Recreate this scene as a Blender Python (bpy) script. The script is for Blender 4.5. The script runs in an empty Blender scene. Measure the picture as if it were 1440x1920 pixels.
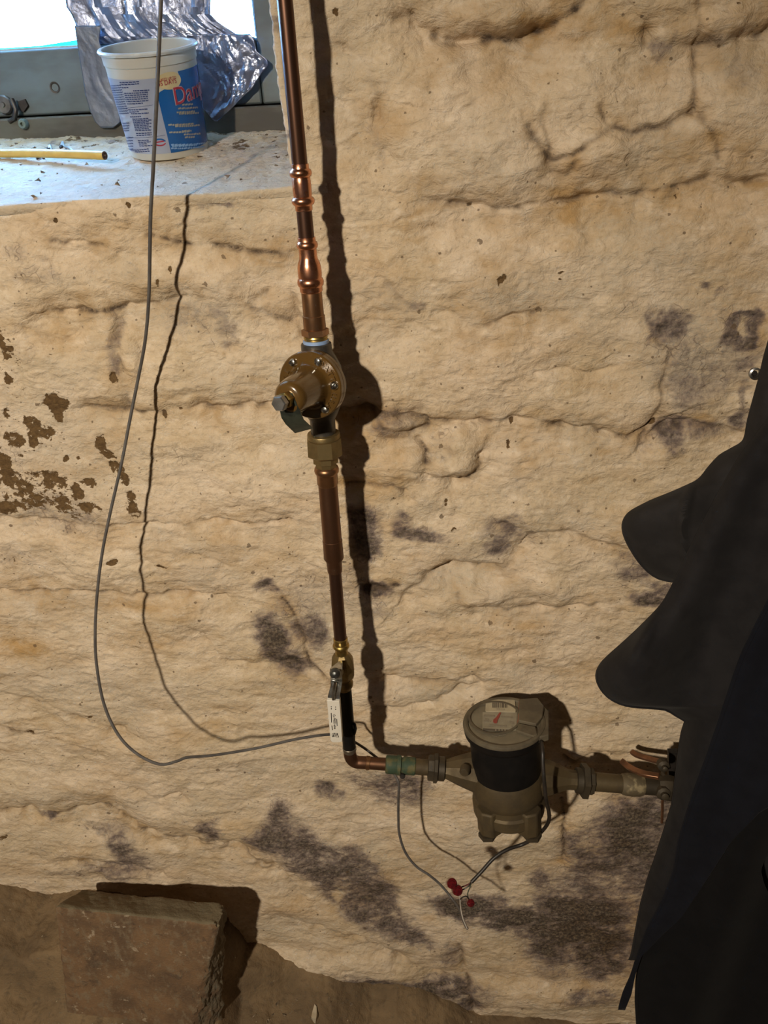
import bpy, bmesh, math, random
import numpy as np
from mathutils import Vector, Matrix

random.seed(7)
sc = bpy.context.scene
COL = sc.collection

# ------------------------------------------------------------------ camera
F = 1443.0                                   # focal length in pixels of the 1440x1920 frame
PITCH, YAW, ROLL = (math.radians(a) for a in (29.5, 5.0, 3.0))
CAM = np.array([0.0, -1.0, 1.95])
_f = np.array([-math.sin(YAW) * math.cos(PITCH), math.cos(YAW) * math.cos(PITCH), -math.sin(PITCH)])
_r0 = np.array([math.cos(YAW), math.sin(YAW), 0.0])
_u0 = np.cross(_r0, _f)
_r = _r0 * math.cos(ROLL) - _u0 * math.sin(ROLL)
_u = _u0 * math.cos(ROLL) + _r0 * math.sin(ROLL)
cd = bpy.data.cameras.new('camera')
cd.sensor_fit = 'VERTICAL'; cd.sensor_height = 36.0; cd.lens = F / 1920 * 36.0
cd.clip_start = 0.02
cam = bpy.data.objects.new('camera', cd); COL.objects.link(cam)
M = Matrix.Identity(4)
for i in range(3):
    M[i][0] = _r[i]; M[i][1] = _u[i]; M[i][2] = -_f[i]; M[i][3] = CAM[i]
cam.matrix_world = M
sc.camera = cam

# ------------------------------------------------------------------ light
W = bpy.data.worlds.new('daylight'); sc.world = W; W.use_nodes = True
bg = W.node_tree.nodes['Background']
bg.inputs[0].default_value = (0.20, 0.45, 1.0, 1); bg.inputs[1].default_value = 52.0

LAMP = CAM + 1.4 * (-0.64 * _r + 0.017 * _u - _f)     # work lamp clamped to the ceiling behind the photographer
ld = bpy.data.lights.new('work_lamp', 'SPOT'); ld.energy = 262; ld.color = (1.0, 0.87, 0.69)
ld.shadow_soft_size = 0.042; ld.spot_size = math.radians(90); ld.spot_blend = 1.0
lo = bpy.data.objects.new('work_lamp', ld); lo.location = LAMP; COL.objects.link(lo)
lo.rotation_euler = (Vector((-0.32, 0.0, 0.55)) - Vector(LAMP)).to_track_quat('-Z', 'Y').to_euler()

vs = sc.view_settings
vs.view_transform = 'Standard'; vs.look = 'None'; vs.gamma = 1.0; vs.use_curve_mapping = False
vs.exposure = 0.0

# ------------------------------------------------------------------ helpers
def P(u, v, Y=0.0):
    """world point seen at photograph pixel (u, v) on the vertical plane y = Y (wall face is y = 0)"""
    d = _f + _r * ((u - 720) / F) + _u * ((960 - v) / F)
    return CAM + d * ((Y - CAM[1]) / d[1])

def ray(u, v):
    return _f + _r * ((u - 720) / F) + _u * ((960 - v) / F)

def K(p):
    """metres per pixel at world point p"""
    return float((np.asarray(p) - CAM) @ _f) / F

def nrm(a):
    a = np.asarray(a, float); return a / np.linalg.norm(a)

def lerp_poly(pts, t):
    xs = [p[0] for p in pts]; ys = [p[1] for p in pts]
    return np.interp(t, xs, ys)

class N:
    """tiny node-tree helper"""
    def __init__(s, name):
        s.m = bpy.data.materials.new(name); s.m.use_nodes = True
        s.t = s.m.node_tree; s.n = s.t.nodes; s.b = s.n['Principled BSDF']
        s.tc = s.n.new('ShaderNodeTexCoord')
    def link(s, a, b): s.t.links.new(a, b)
    def noise(s, scale, detail=3, rough=0.55, stretch=None, dist=0.0):
        n = s.n.new('ShaderNodeTexNoise'); n.inputs['Scale'].default_value = scale
        n.inputs['Detail'].default_value = detail; n.inputs['Roughness'].default_value = rough
        n.inputs['Distortion'].default_value = dist
        if stretch:
            mp = s.n.new('ShaderNodeMapping'); mp.inputs['Scale'].default_value = stretch
            s.link(s.tc.outputs['Object'], mp.inputs[0]); s.link(mp.outputs[0], n.inputs['Vector'])
        else:
            s.link(s.tc.outputs['Object'], n.inputs['Vector'])
        return n.outputs['Fac']
    def attr(s, name):
        a = s.n.new('ShaderNodeAttribute'); a.attribute_name = name; return a.outputs['Fac']
    def math(s, op, a, b=None, c=None, clamp=False):
        n = s.n.new('ShaderNodeMath'); n.operation = op; n.use_clamp = clamp
        for i, x in enumerate((a, b, c)):
            if x is None: continue
            if isinstance(x, (int, float)): n.inputs[i].default_value = x
            else: s.link(x, n.inputs[i])
        return n.outputs[0]
    def rng(s, x, a, b, c=0.0, d=1.0, smooth=True):
        n = s.n.new('ShaderNodeMapRange'); n.interpolation_type = 'SMOOTHSTEP' if smooth else 'LINEAR'
        s.link(x, n.inputs[0])
        for i, k in enumerate((a, b, c, d)): n.inputs[i + 1].default_value = k
        return n.outputs[0]
    def mix(s, f, a, b):
        n = s.n.new('ShaderNodeMix'); n.data_type = 'RGBA'
        for x, k in ((f, 0), (a, 6), (b, 7)):
            if isinstance(x, (int, float)): n.inputs[k].default_value = x
            elif isinstance(x, tuple): n.inputs[k].default_value = (*x, 1)
            else: s.link(x, n.inputs[k])
        return n.outputs[2]
    def bump(s, h, strength=0.3, dist=0.002):
        n = s.n.new('ShaderNodeBump'); n.inputs['Strength'].default_value = strength
        n.inputs['Distance'].default_value = dist
        s.link(h, n.inputs['Height']); s.link(n.outputs[0], s.b.inputs['Normal'])

MATS = {}
def mat(name, c1, c2=None, rough=0.5, metal=0.0, scale=40.0, bump=0.0, bscale=200.0, lo=0.35, hi=0.65,
        coat=0.0, rough2=None, bdist=0.0008, stretch=None, spec=0.5, trans=0.0):
    if name in MATS: return MATS[name]
    k = N(name)
    c2 = c2 or tuple(x * 0.8 for x in c1)
    nz = k.noise(scale, 4, stretch=stretch)
    f = k.rng(nz, lo, hi)
    k.link(k.mix(f, c1, c2), k.b.inputs['Base Color'])
    k.b.inputs['Roughness'].default_value = rough
    if rough2 is not None:
        k.link(k.rng(nz, lo, hi, rough, rough2), k.b.inputs['Roughness'])
    k.b.inputs['Metallic'].default_value = metal
    k.b.inputs['Coat Weight'].default_value = coat
    k.b.inputs['Coat Roughness'].default_value = 0.12
    k.b.inputs['Specular IOR Level'].default_value = spec
    k.b.inputs['Transmission Weight'].default_value = trans
    if bump: k.bump(k.noise(bscale, 4), bump, bdist)
    MATS[name] = k.m
    return k.m

def tag(o, label=None, cat=None, group=None, kind=None):
    if label: o['label'] = label
    if cat: o['category'] = cat
    if group: o['group'] = group
    if kind: o['kind'] = kind
    return o

def thing(name, loc, label, cat, group=None):
    o = bpy.data.objects.new(name, None); o.empty_display_size = 0.05
    o.location = loc; COL.objects.link(o)
    return tag(o, label, cat, group)

def root_loc(p):
    while p is not None and p.parent is not None: p = p.parent
    return np.array(p.location) if p is not None else np.zeros(3)

def obj(name, verts, faces, material, parent=None, angle=35, smooth=True):
    """link ONE mesh object; verts are in world space"""
    off = root_loc(parent)
    vv = np.asarray(verts, float).reshape(-1, 3) - off
    me = bpy.data.meshes.new(name)
    me.from_pydata(vv.tolist(), [], [list(map(int, f)) for f in faces])
    me.validate()
    bm = bmesh.new(); bm.from_mesh(me)
    bmesh.ops.recalc_face_normals(bm, faces=bm.faces)
    bm.to_mesh(me); bm.free()
    if smooth:
        me.shade_smooth()
        if angle: me.set_sharp_from_angle(angle=math.radians(angle))
    ms = material if isinstance(material, (list, tuple)) else [material]
    for m in ms: me.materials.append(m)
    o = bpy.data.objects.new(name, me); COL.objects.link(o)
    if parent is not None: o.parent = parent
    return o

class MB:
    """collect shapes into one mesh"""
    def __init__(s): s.v = []; s.f = []
    def add(s, v, f):
        k = len(s.v); s.v += [tuple(map(float, p)) for p in v]
        s.f += [[i + k for i in q] for q in f]; return s
    def build(s, name, m, parent=None, angle=35, smooth=True): return obj(name, s.v, s.f, m, parent, angle, smooth)

def frame_of(n, up=(0, 0, 1)):
    n = nrm(n); up = np.asarray(up, float)
    if abs(n @ up) > 0.97: up = np.array([0, 1.0, 0])
    e1 = nrm(np.cross(up, n)); e2 = np.cross(n, e1)
    return e1, e2, n

def g_lathe(cent, rad, axis=None, seg=28, caps=True, rot=0.0, up=(0, 0, 1)):
    cent = [np.asarray(c, float) for c in cent]
    if axis is None: axis = cent[-1] - cent[0]
    e1, e2, n = frame_of(axis, up)
    v = []; f = []
    for c, r in zip(cent, rad):
        for k in range(seg):
            a = 2 * math.pi * k / seg + rot
            v.append(c + r * (math.cos(a) * e1 + math.sin(a) * e2))
    R = len(cent)
    for i in range(R - 1):
        for k in range(seg):
            k2 = (k + 1) % seg
            f.append([i * seg + k, i * seg + k2, (i + 1) * seg + k2, (i + 1) * seg + k])
    if caps:
        f.append(list(range(seg))[::-1]); f.append([(R - 1) * seg + k for k in range(seg)])
    return v, f

def g_lathe_axis(o, n, prof, seg=32, caps=True, rot=0.0, up=(0, 0, 1)):
    o = np.asarray(o, float); n = nrm(n)
    return g_lathe([o + n * h for h, r in prof], [r for h, r in prof], n, seg, caps, rot, up)

def spline(pts, sub=8):
    pts = [np.asarray(p, float) for p in pts]
    q = [2 * pts[0] - pts[1]] + pts + [2 * pts[-1] - pts[-2]]
    out = []
    for i in range(1, len(q) - 2):
        a, b, c, d = q[i - 1:i + 3]
        for k in range(sub):
            t = k / sub
            out.append(0.5 * ((2 * b) + (c - a) * t + (2 * a - 5 * b + 4 * c - d) * t * t + (3 * b - a - 3 * c + d) * t ** 3))
    out.append(pts[-1]); return out

def g_tube(pts, r, seg=10, caps=True):
    pts = [np.asarray(p, float) for p in pts]
    n = len(pts); rr = r if hasattr(r, '__len__') else [r] * n
    T = [nrm(pts[min(i + 1, n - 1)] - pts[max(i - 1, 0)]) for i in range(n)]
    e1 = frame_of(T[0])[0]; v = []; f = []
    for i in range(n):
        e1 = nrm(e1 - T[i] * (e1 @ T[i])); e2 = np.cross(T[i], e1)
        for k in range(seg):
            a = 2 * math.pi * k / seg
            v.append(pts[i] + rr[i] * (math.cos(a) * e1 + math.sin(a) * e2))
    for i in range(n - 1):
        for k in range(seg):
            k2 = (k + 1) % seg
            f.append([i * seg + k, i * seg + k2, (i + 1) * seg + k2, (i + 1) * seg + k])
    if caps:
        f.append(list(range(seg))[::-1]); f.append([(n - 1) * seg + k for k in range(seg)])
    return v, f

def g_box(a, b):
    x0, y0, z0 = a; x1, y1, z1 = b
    v = [(x0, y0, z0), (x1, y0, z0), (x1, y1, z0), (x0, y1, z0), (x0, y0, z1), (x1, y0, z1), (x1, y1, z1), (x0, y1, z1)]
    f = [[0, 3, 2, 1], [4, 5, 6, 7], [0, 1, 5, 4], [1, 2, 6, 5], [2, 3, 7, 6], [3, 0, 4, 7]]
    return v, f

def g_prism(front, ext):
    """front: planar polygon points; ext: extrusion vector"""
    front = [np.asarray(p, float) for p in front]; ext = np.asarray(ext, float); n = len(front)
    v = front + [p + ext for p in front]
    f = [list(range(n)), [n + i for i in range(n)][::-1]]
    for i in range(n):
        j = (i + 1) % n; f.append([i, i + n, j + n, j])
    return v, f

def bevel(o, w, seg=2, angle=40):
    m = o.modifiers.new('bevel', 'BEVEL'); m.width = w; m.segments = seg
    m.limit_method = 'ANGLE'; m.angle_limit = math.radians(angle); m.harden_normals = False
    return o

def round_poly(pts, rad, seg=4):
    """round the corners of a 2D / 3D polygon"""
    pts = [np.asarray(p, float) for p in pts]; out = []
    n = len(pts)
    for i in range(n):
        a, b, c = pts[i - 1], pts[i], pts[(i + 1) % n]
        r = rad if not hasattr(rad, '__len__') else rad[i]
        if r <= 0: out.append(b); continue
        r1 = min(r, 0.45 * np.linalg.norm(a - b)); r2 = min(r, 0.45 * np.linalg.norm(c - b))
        p = b + nrm(a - b) * r1; q = b + nrm(c - b) * r2
        for k in range(seg + 1):
            t = k / seg
            out.append((1 - t) ** 2 * p + 2 * t * (1 - t) * b + t * t * q)
    return out

def text_geo(s, size=1.0, bold=0.0):
    """flat lettering: verts (x, y) and faces"""
    c = bpy.data.curves.new('lettering', 'FONT'); c.body = s; c.size = size; c.offset = bold
    c.align_x = 'CENTER'; c.align_y = 'CENTER'; c.resolution_u = 3
    o = bpy.data.objects.new('lettering', c)
    me = bpy.data.meshes.new_from_object(o)
    v = [(p.co.x, p.co.y) for p in me.vertices]; f = [list(p.vertices) for p in me.polygons]
    bpy.data.objects.remove(o); bpy.data.meshes.remove(me); bpy.data.curves.remove(c)
    return v, f

# ---- numpy noise
def _hash(ix, iy, seed):
    h = (ix.astype(np.int64) * 374761393 + iy.astype(np.int64) * 668265263 + seed * 974634777) & 0xffffffff
    h = ((h ^ (h >> 13)) * 1274126177) & 0xffffffff
    return ((h ^ (h >> 16)) & 0xffff) / 65536.0
def perlin(x, y, seed=0):
    x0 = np.floor(x); y0 = np.floor(y); fx = x - x0; fy = y - y0
    def g(i, j):
        a = _hash(x0 + i, y0 + j, seed) * 2 * np.pi
        return np.cos(a) * (fx - i) + np.sin(a) * (fy - j)
    sx = fx * fx * fx * (fx * (fx * 6 - 15) + 10); sy = fy * fy * fy * (fy * (fy * 6 - 15) + 10)
    a = g(0, 0) * (1 - sx) + g(1, 0) * sx; b = g(0, 1) * (1 - sx) + g(1, 1) * sx
    return (a * (1 - sy) + b * sy) * 1.4
def fbm(x, y, octv=4, seed=0, gain=0.5):
    s = 0; a = 1.0; t = 0
    for k in range(octv):
        s = s + a * perlin(x, y, seed + 17 * k); t += a; a *= gain; x = x * 2.03; y = y * 2.03
    return s / t
def sstep(a, b, x):
    t = np.clip((x - a) / (b - a), 0, 1); return t * t * (3 - 2 * t)
def poly_dist(X, Z, pts, margin):
    """distance to a polyline + signed side (above > 0); only near its bounding box"""
    pts = np.asarray(pts); D = np.full(X.shape, 9.0); S = np.zeros(X.shape)
    lo = pts.min(0) - margin; hi = pts.max(0) + margin
    m = (X > lo[0]) & (X < hi[0]) & (Z > lo[1]) & (Z < hi[1])
    if not m.any(): return D, S, m
    x = X[m]; z = Z[m]; d = np.full(x.shape, 9.0); s = np.zeros(x.shape)
    for a, b in zip(pts[:-1], pts[1:]):
        ab = b - a; t = np.clip(((x - a[0]) * ab[0] + (z - a[1]) * ab[1]) / (ab @ ab + 1e-12), 0, 1)
        dx = x - a[0] - t * ab[0]; dz = z - a[1] - t * ab[1]; q = np.hypot(dx, dz)
        w = q < d; d[w] = q[w]; s[w] = np.sign(ab[0] * dz - ab[1] * dx)[w] * np.sign(ab[0] + 1e-9)
    D[m] = d; S[m] = s
    return D, S, m
def in_poly(X, Z, pts):
    r = np.zeros(X.shape, bool); n = len(pts)
    for i in range(n):
        x1, z1 = pts[i]; x2, z2 = pts[(i + 1) % n]
        if z1 == z2: continue
        c = ((z1 > Z) != (z2 > Z)) & (X < (x2 - x1) * (Z - z1) / (z2 - z1) + x1)
        r ^= c
    return r
def w2(pts): return np.array([[P(u, v)[0], P(u, v)[2]] for u, v in pts])

# ------------------------------------------------------------------ plaster material
def plaster(name):
    k = N(name)
    big = k.noise(4.0, 4, 0.6); big2 = k.noise(9.0, 4, 0.65, dist=0.5); mid = k.noise(24.0, 5, 0.65, stretch=(1, 1, 1.7), dist=0.4); fine = k.noise(190.0, 5, 0.65)
    fib = k.noise(70.0, 7, 0.72, stretch=(1, 1, 1.25), dist=1.6)
    c = k.mix(k.rng(big, 0.36, 0.66), (0.74, 0.605, 0.455), (0.66, 0.535, 0.375))
    c = k.mix(k.math('MULTIPLY', k.rng(big2, 0.48, 0.70), 0.55), c, (0.56, 0.435, 0.275))
    c = k.mix(k.math('MULTIPLY', k.rng(mid, 0.50, 0.70), 0.50), c, (0.50, 0.375, 0.235))
    c = k.mix(k.math('MULTIPLY', k.rng(mid, 0.48, 0.30), 0.65), c, (0.83, 0.70, 0.55))
    c = k.mix(k.math('MULTIPLY', k.rng(k.noise(13.0, 5, 0.65, dist=0.7), 0.54, 0.68), 0.5), c, (0.52, 0.43, 0.32))
    c = k.mix(k.math('MULTIPLY', k.rng(fib, 0.50, 0.66), 0.42), c, (0.80, 0.69, 0.54))
    c = k.mix(k.math('MULTIPLY', k.rng(fib, 0.46, 0.32), 0.30), c, (0.44, 0.335, 0.215))
    c = k.mix(k.math('MULTIPLY', k.rng(fine, 0.54, 0.70), 0.42), c, (0.40, 0.30, 0.19))
    o = k.attr('ochre'); o = k.math('MULTIPLY', o, k.rng(mid, 0.25, 0.62, 0.25, 1.0))
    c = k.mix(o, c, (0.47, 0.29, 0.115))
    g = k.attr('grey'); g = k.math('MULTIPLY', g, k.rng(fib, 0.3, 0.65, 0.15, 1.0))
    c = k.mix(g, c, (0.42, 0.385, 0.315))
    # hairline crazing in places
    v2 = k.n.new('ShaderNodeTexVoronoi'); v2.feature = 'DISTANCE_TO_EDGE'; v2.inputs['Scale'].default_value = 38.0
    mp = k.n.new('ShaderNodeVectorMath'); mp.operation = 'ADD'
    nv = k.n.new('ShaderNodeTexNoise'); nv.inputs['Scale'].default_value = 30.0; k.link(k.tc.outputs['Object'], nv.inputs['Vector'])
    sc_ = k.n.new('ShaderNodeVectorMath'); sc_.operation = 'SCALE'; sc_.inputs['Scale'].default_value = 0.05; k.link(nv.outputs['Color'], sc_.inputs[0])
    k.link(k.tc.outputs['Object'], mp.inputs[0]); k.link(sc_.outputs[0], mp.inputs[1]); k.link(mp.outputs[0], v2.inputs['Vector'])
    cz = k.math('MULTIPLY', k.rng(v2.outputs['Distance'], 0.035, 0.0), k.math('MAXIMUM', k.rng(k.noise(6.5, 3, 0.6), 0.60, 0.72), k.rng(k.attr('mold_shade'), 0.05, 0.3)))
    cz = k.math('MULTIPLY', cz, k.rng(k.noise(28, 3), 0.45, 0.6))
    c = k.mix(k.math('MULTIPLY', cz, 0.6), c, (0.14, 0.10, 0.075))
    # mould bloom; crevice shade at the wall's foot is painted with it
    at = k.attr('mold_shade')
    m = k.math('ADD', at, k.math('MULTIPLY', k.math('SUBTRACT', fib, 0.5), 0.75))
    m = k.math('MULTIPLY', k.rng(m, 0.06, 0.82), k.rng(fine, 0.25, 0.62, 0.70, 1.0))
    m = k.math('MULTIPLY', m, k.rng(at, 0.03, 0.22))
    c = k.mix(k.math('MULTIPLY', m, 0.94), c, k.mix(k.rng(at, 0.58, 1.15), (0.145, 0.110, 0.106), (0.028, 0.020, 0.019)))
    # flaked coat, brown ground showing
    fl = k.math('ADD', k.attr('flake'), k.math('MULTIPLY', k.math('SUBTRACT', k.noise(85.0, 6, 0.7, stretch=(1, 1, 1.4), dist=0.5), 0.5), 2.0))
    fl = k.rng(fl, 0.48, 0.53)
    fl = k.math('MULTIPLY', fl, k.rng(k.attr('flake'), 0.02, 0.1))
    c = k.mix(fl, c, k.mix(k.rng(fine, 0.3, 0.7), (0.165, 0.100, 0.042), (0.105, 0.062, 0.028)))
    gr = k.attr('grime'); gr = k.math('MULTIPLY', gr, k.rng(fib, 0.25, 0.6, 0.35, 1.0))
    c = k.mix(gr, c, (0.105, 0.074, 0.052))
    # scattered specks, two sizes
    for scl, a0, top in ((40.0, 0.74, 0.17), (105.0, 0.80, 0.20)):
        vo = k.n.new('ShaderNodeTexVoronoi'); vo.inputs['Scale'].default_value = scl
        k.link(k.tc.outputs['Object'], vo.inputs['Vector'])
        sp = k.n.new('ShaderNodeSeparateColor'); k.link(vo.outputs['Color'], sp.inputs[0])
        th = k.rng(sp.outputs[0], a0, 1.0, 0.0, top, smooth=False)
        dd = k.math('ADD', vo.outputs['Distance'], k.math('MULTIPLY', k.math('SUBTRACT', k.noise(scl * 5, 3), 0.5), 0.35))
        c = k.mix(k.math('MULTIPLY', k.math('LESS_THAN', dd, th), 0.72), c, (0.12, 0.078, 0.045))
    k.link(c, k.b.inputs['Base Color'])
    k.b.inputs['Roughness'].default_value = 0.85
    k.b.inputs['Specular IOR Level'].default_value = 0.25
    h = k.math('ADD', k.math('MULTIPLY', k.noise(55.0, 6, 0.62, stretch=(0.8, 1, 1.4), dist=1.2), 1.0), k.math('MULTIPLY', fine, 0.45))
    h = k.math('SUBTRACT', h, k.math('MULTIPLY', fl, 0.15))
    h = k.math('SUBTRACT', h, k.math('MULTIPLY', cz, 0.10))
    k.bump(h, 0.70, 0.0055)
    return k.m
M_PLASTER = plaster('limewashed_plaster')

# ------------------------------------------------------------------ wall with window opening
SILL_F = [(-1.10, P(0, 388)[2]), (P(0, 385)[0], P(0, 385)[2]), (P(150, 374)[0], P(150, 374)[2]), (P(300, 366)[0], P(300, 366)[2]),
          (P(430, 360)[0], P(430, 360)[2]), (P(545, 347)[0], P(545, 347)[2])]          # x -> z of the sill's front lip
JAMB = sorted([(P(u, v)[2], P(u, v)[0]) for u, v in ((497, -90), (503, -30), (507, 10), (511, 60), (516, 110), (522, 160), (529, 210), (537, 260), (545, 310), (550, 345))])  # z -> x of the right edge
OPEN_L, OPEN_T = -1.02, 2.24
def sill_z(x): return lerp_poly(SILL_F, x)
def jamb_x(z): return lerp_poly(JAMB, z)

xs = np.concatenate([np.linspace(-2.0, -1.2, 28)[:-1], np.linspace(-1.2, 0.80, 860), np.linspace(0.80, 1.5, 26)[1:]])
zt = np.cumsum(np.interp(np.linspace(0, 1, 960), [0, 0.5, 1], [3.1, 2.3, 1.6])); zt = (zt - zt[0]) / (zt[-1] - zt[0])
zs = np.concatenate([np.linspace(-0.30, -0.02, 14)[:-1], -0.02 + 2.10 * zt, np.linspace(2.08, 2.85, 26)[1:]])
X, Z = np.meshgrid(xs, zs)

warpx = X + 0.010 * fbm(X * 14, Z * 14, 3, 3) + 0.004 * fbm(X * 60, Z * 60, 3, 4)
warpz = Z + 0.010 * fbm(X * 14, Z * 14, 3, 5) + 0.004 * fbm(X * 60, Z * 60, 3, 6)
H = 0.016 * fbm(X * 3.2, Z * 4.2, 3, 11)
# rough courses of stone under the coats of limewash
strk = fbm(warpx * 9 + 0.6 * fbm(X * 5, Z * 5, 2, 8), warpz * 30, 4, 21)
patch_m = sstep(-0.25, 0.35, fbm(X * 4.5, Z * 6, 2, 14))
H += 0.0050 * strk * (0.45 + 0.55 * patch_m)
rid = 1 - np.abs(fbm(warpx * 16 + 1.5 * fbm(X * 6, Z * 6, 2, 31), warpz * 46 + 1.5 * fbm(X * 6, Z * 6, 2, 32), 4, 33)) * 2.4
H += 0.0026 * np.clip(rid, -1, 1) * (0.15 + 0.85 * sstep(-0.1, 0.5, fbm(X * 5 + 3, Z * 7, 3, 15)))
lump = fbm(warpx * 11, warpz * 13, 4, 61)
H += 0.0050 * lump - 0.0014 * np.clip(np.abs(fbm(warpx * 20, warpz * 24, 3, 62)) * 3, 0, 1)
H += 0.0011 * fbm(X * 120, Z * 130, 3, 41)
mwx = X + 0.034 * fbm(X * 9, Z * 9, 3, 101) + 0.014 * fbm(X * 38, Z * 38, 3, 102); mwz = Z + 0.034 * fbm(X * 9, Z * 9, 3, 103) + 0.014 * fbm(X * 38, Z * 38, 3, 104)
mtex = fbm(X * 55 + Z * 20, Z * 90 - X * 30, 4, 105, 0.6); mbig = fbm(X * 16, Z * 20, 3, 106)

mold_shade = np.zeros(X.shape); flake = mold_shade.copy(); ochre = mold_shade.copy(); grey = mold_shade.copy(); grime = mold_shade.copy()

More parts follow.
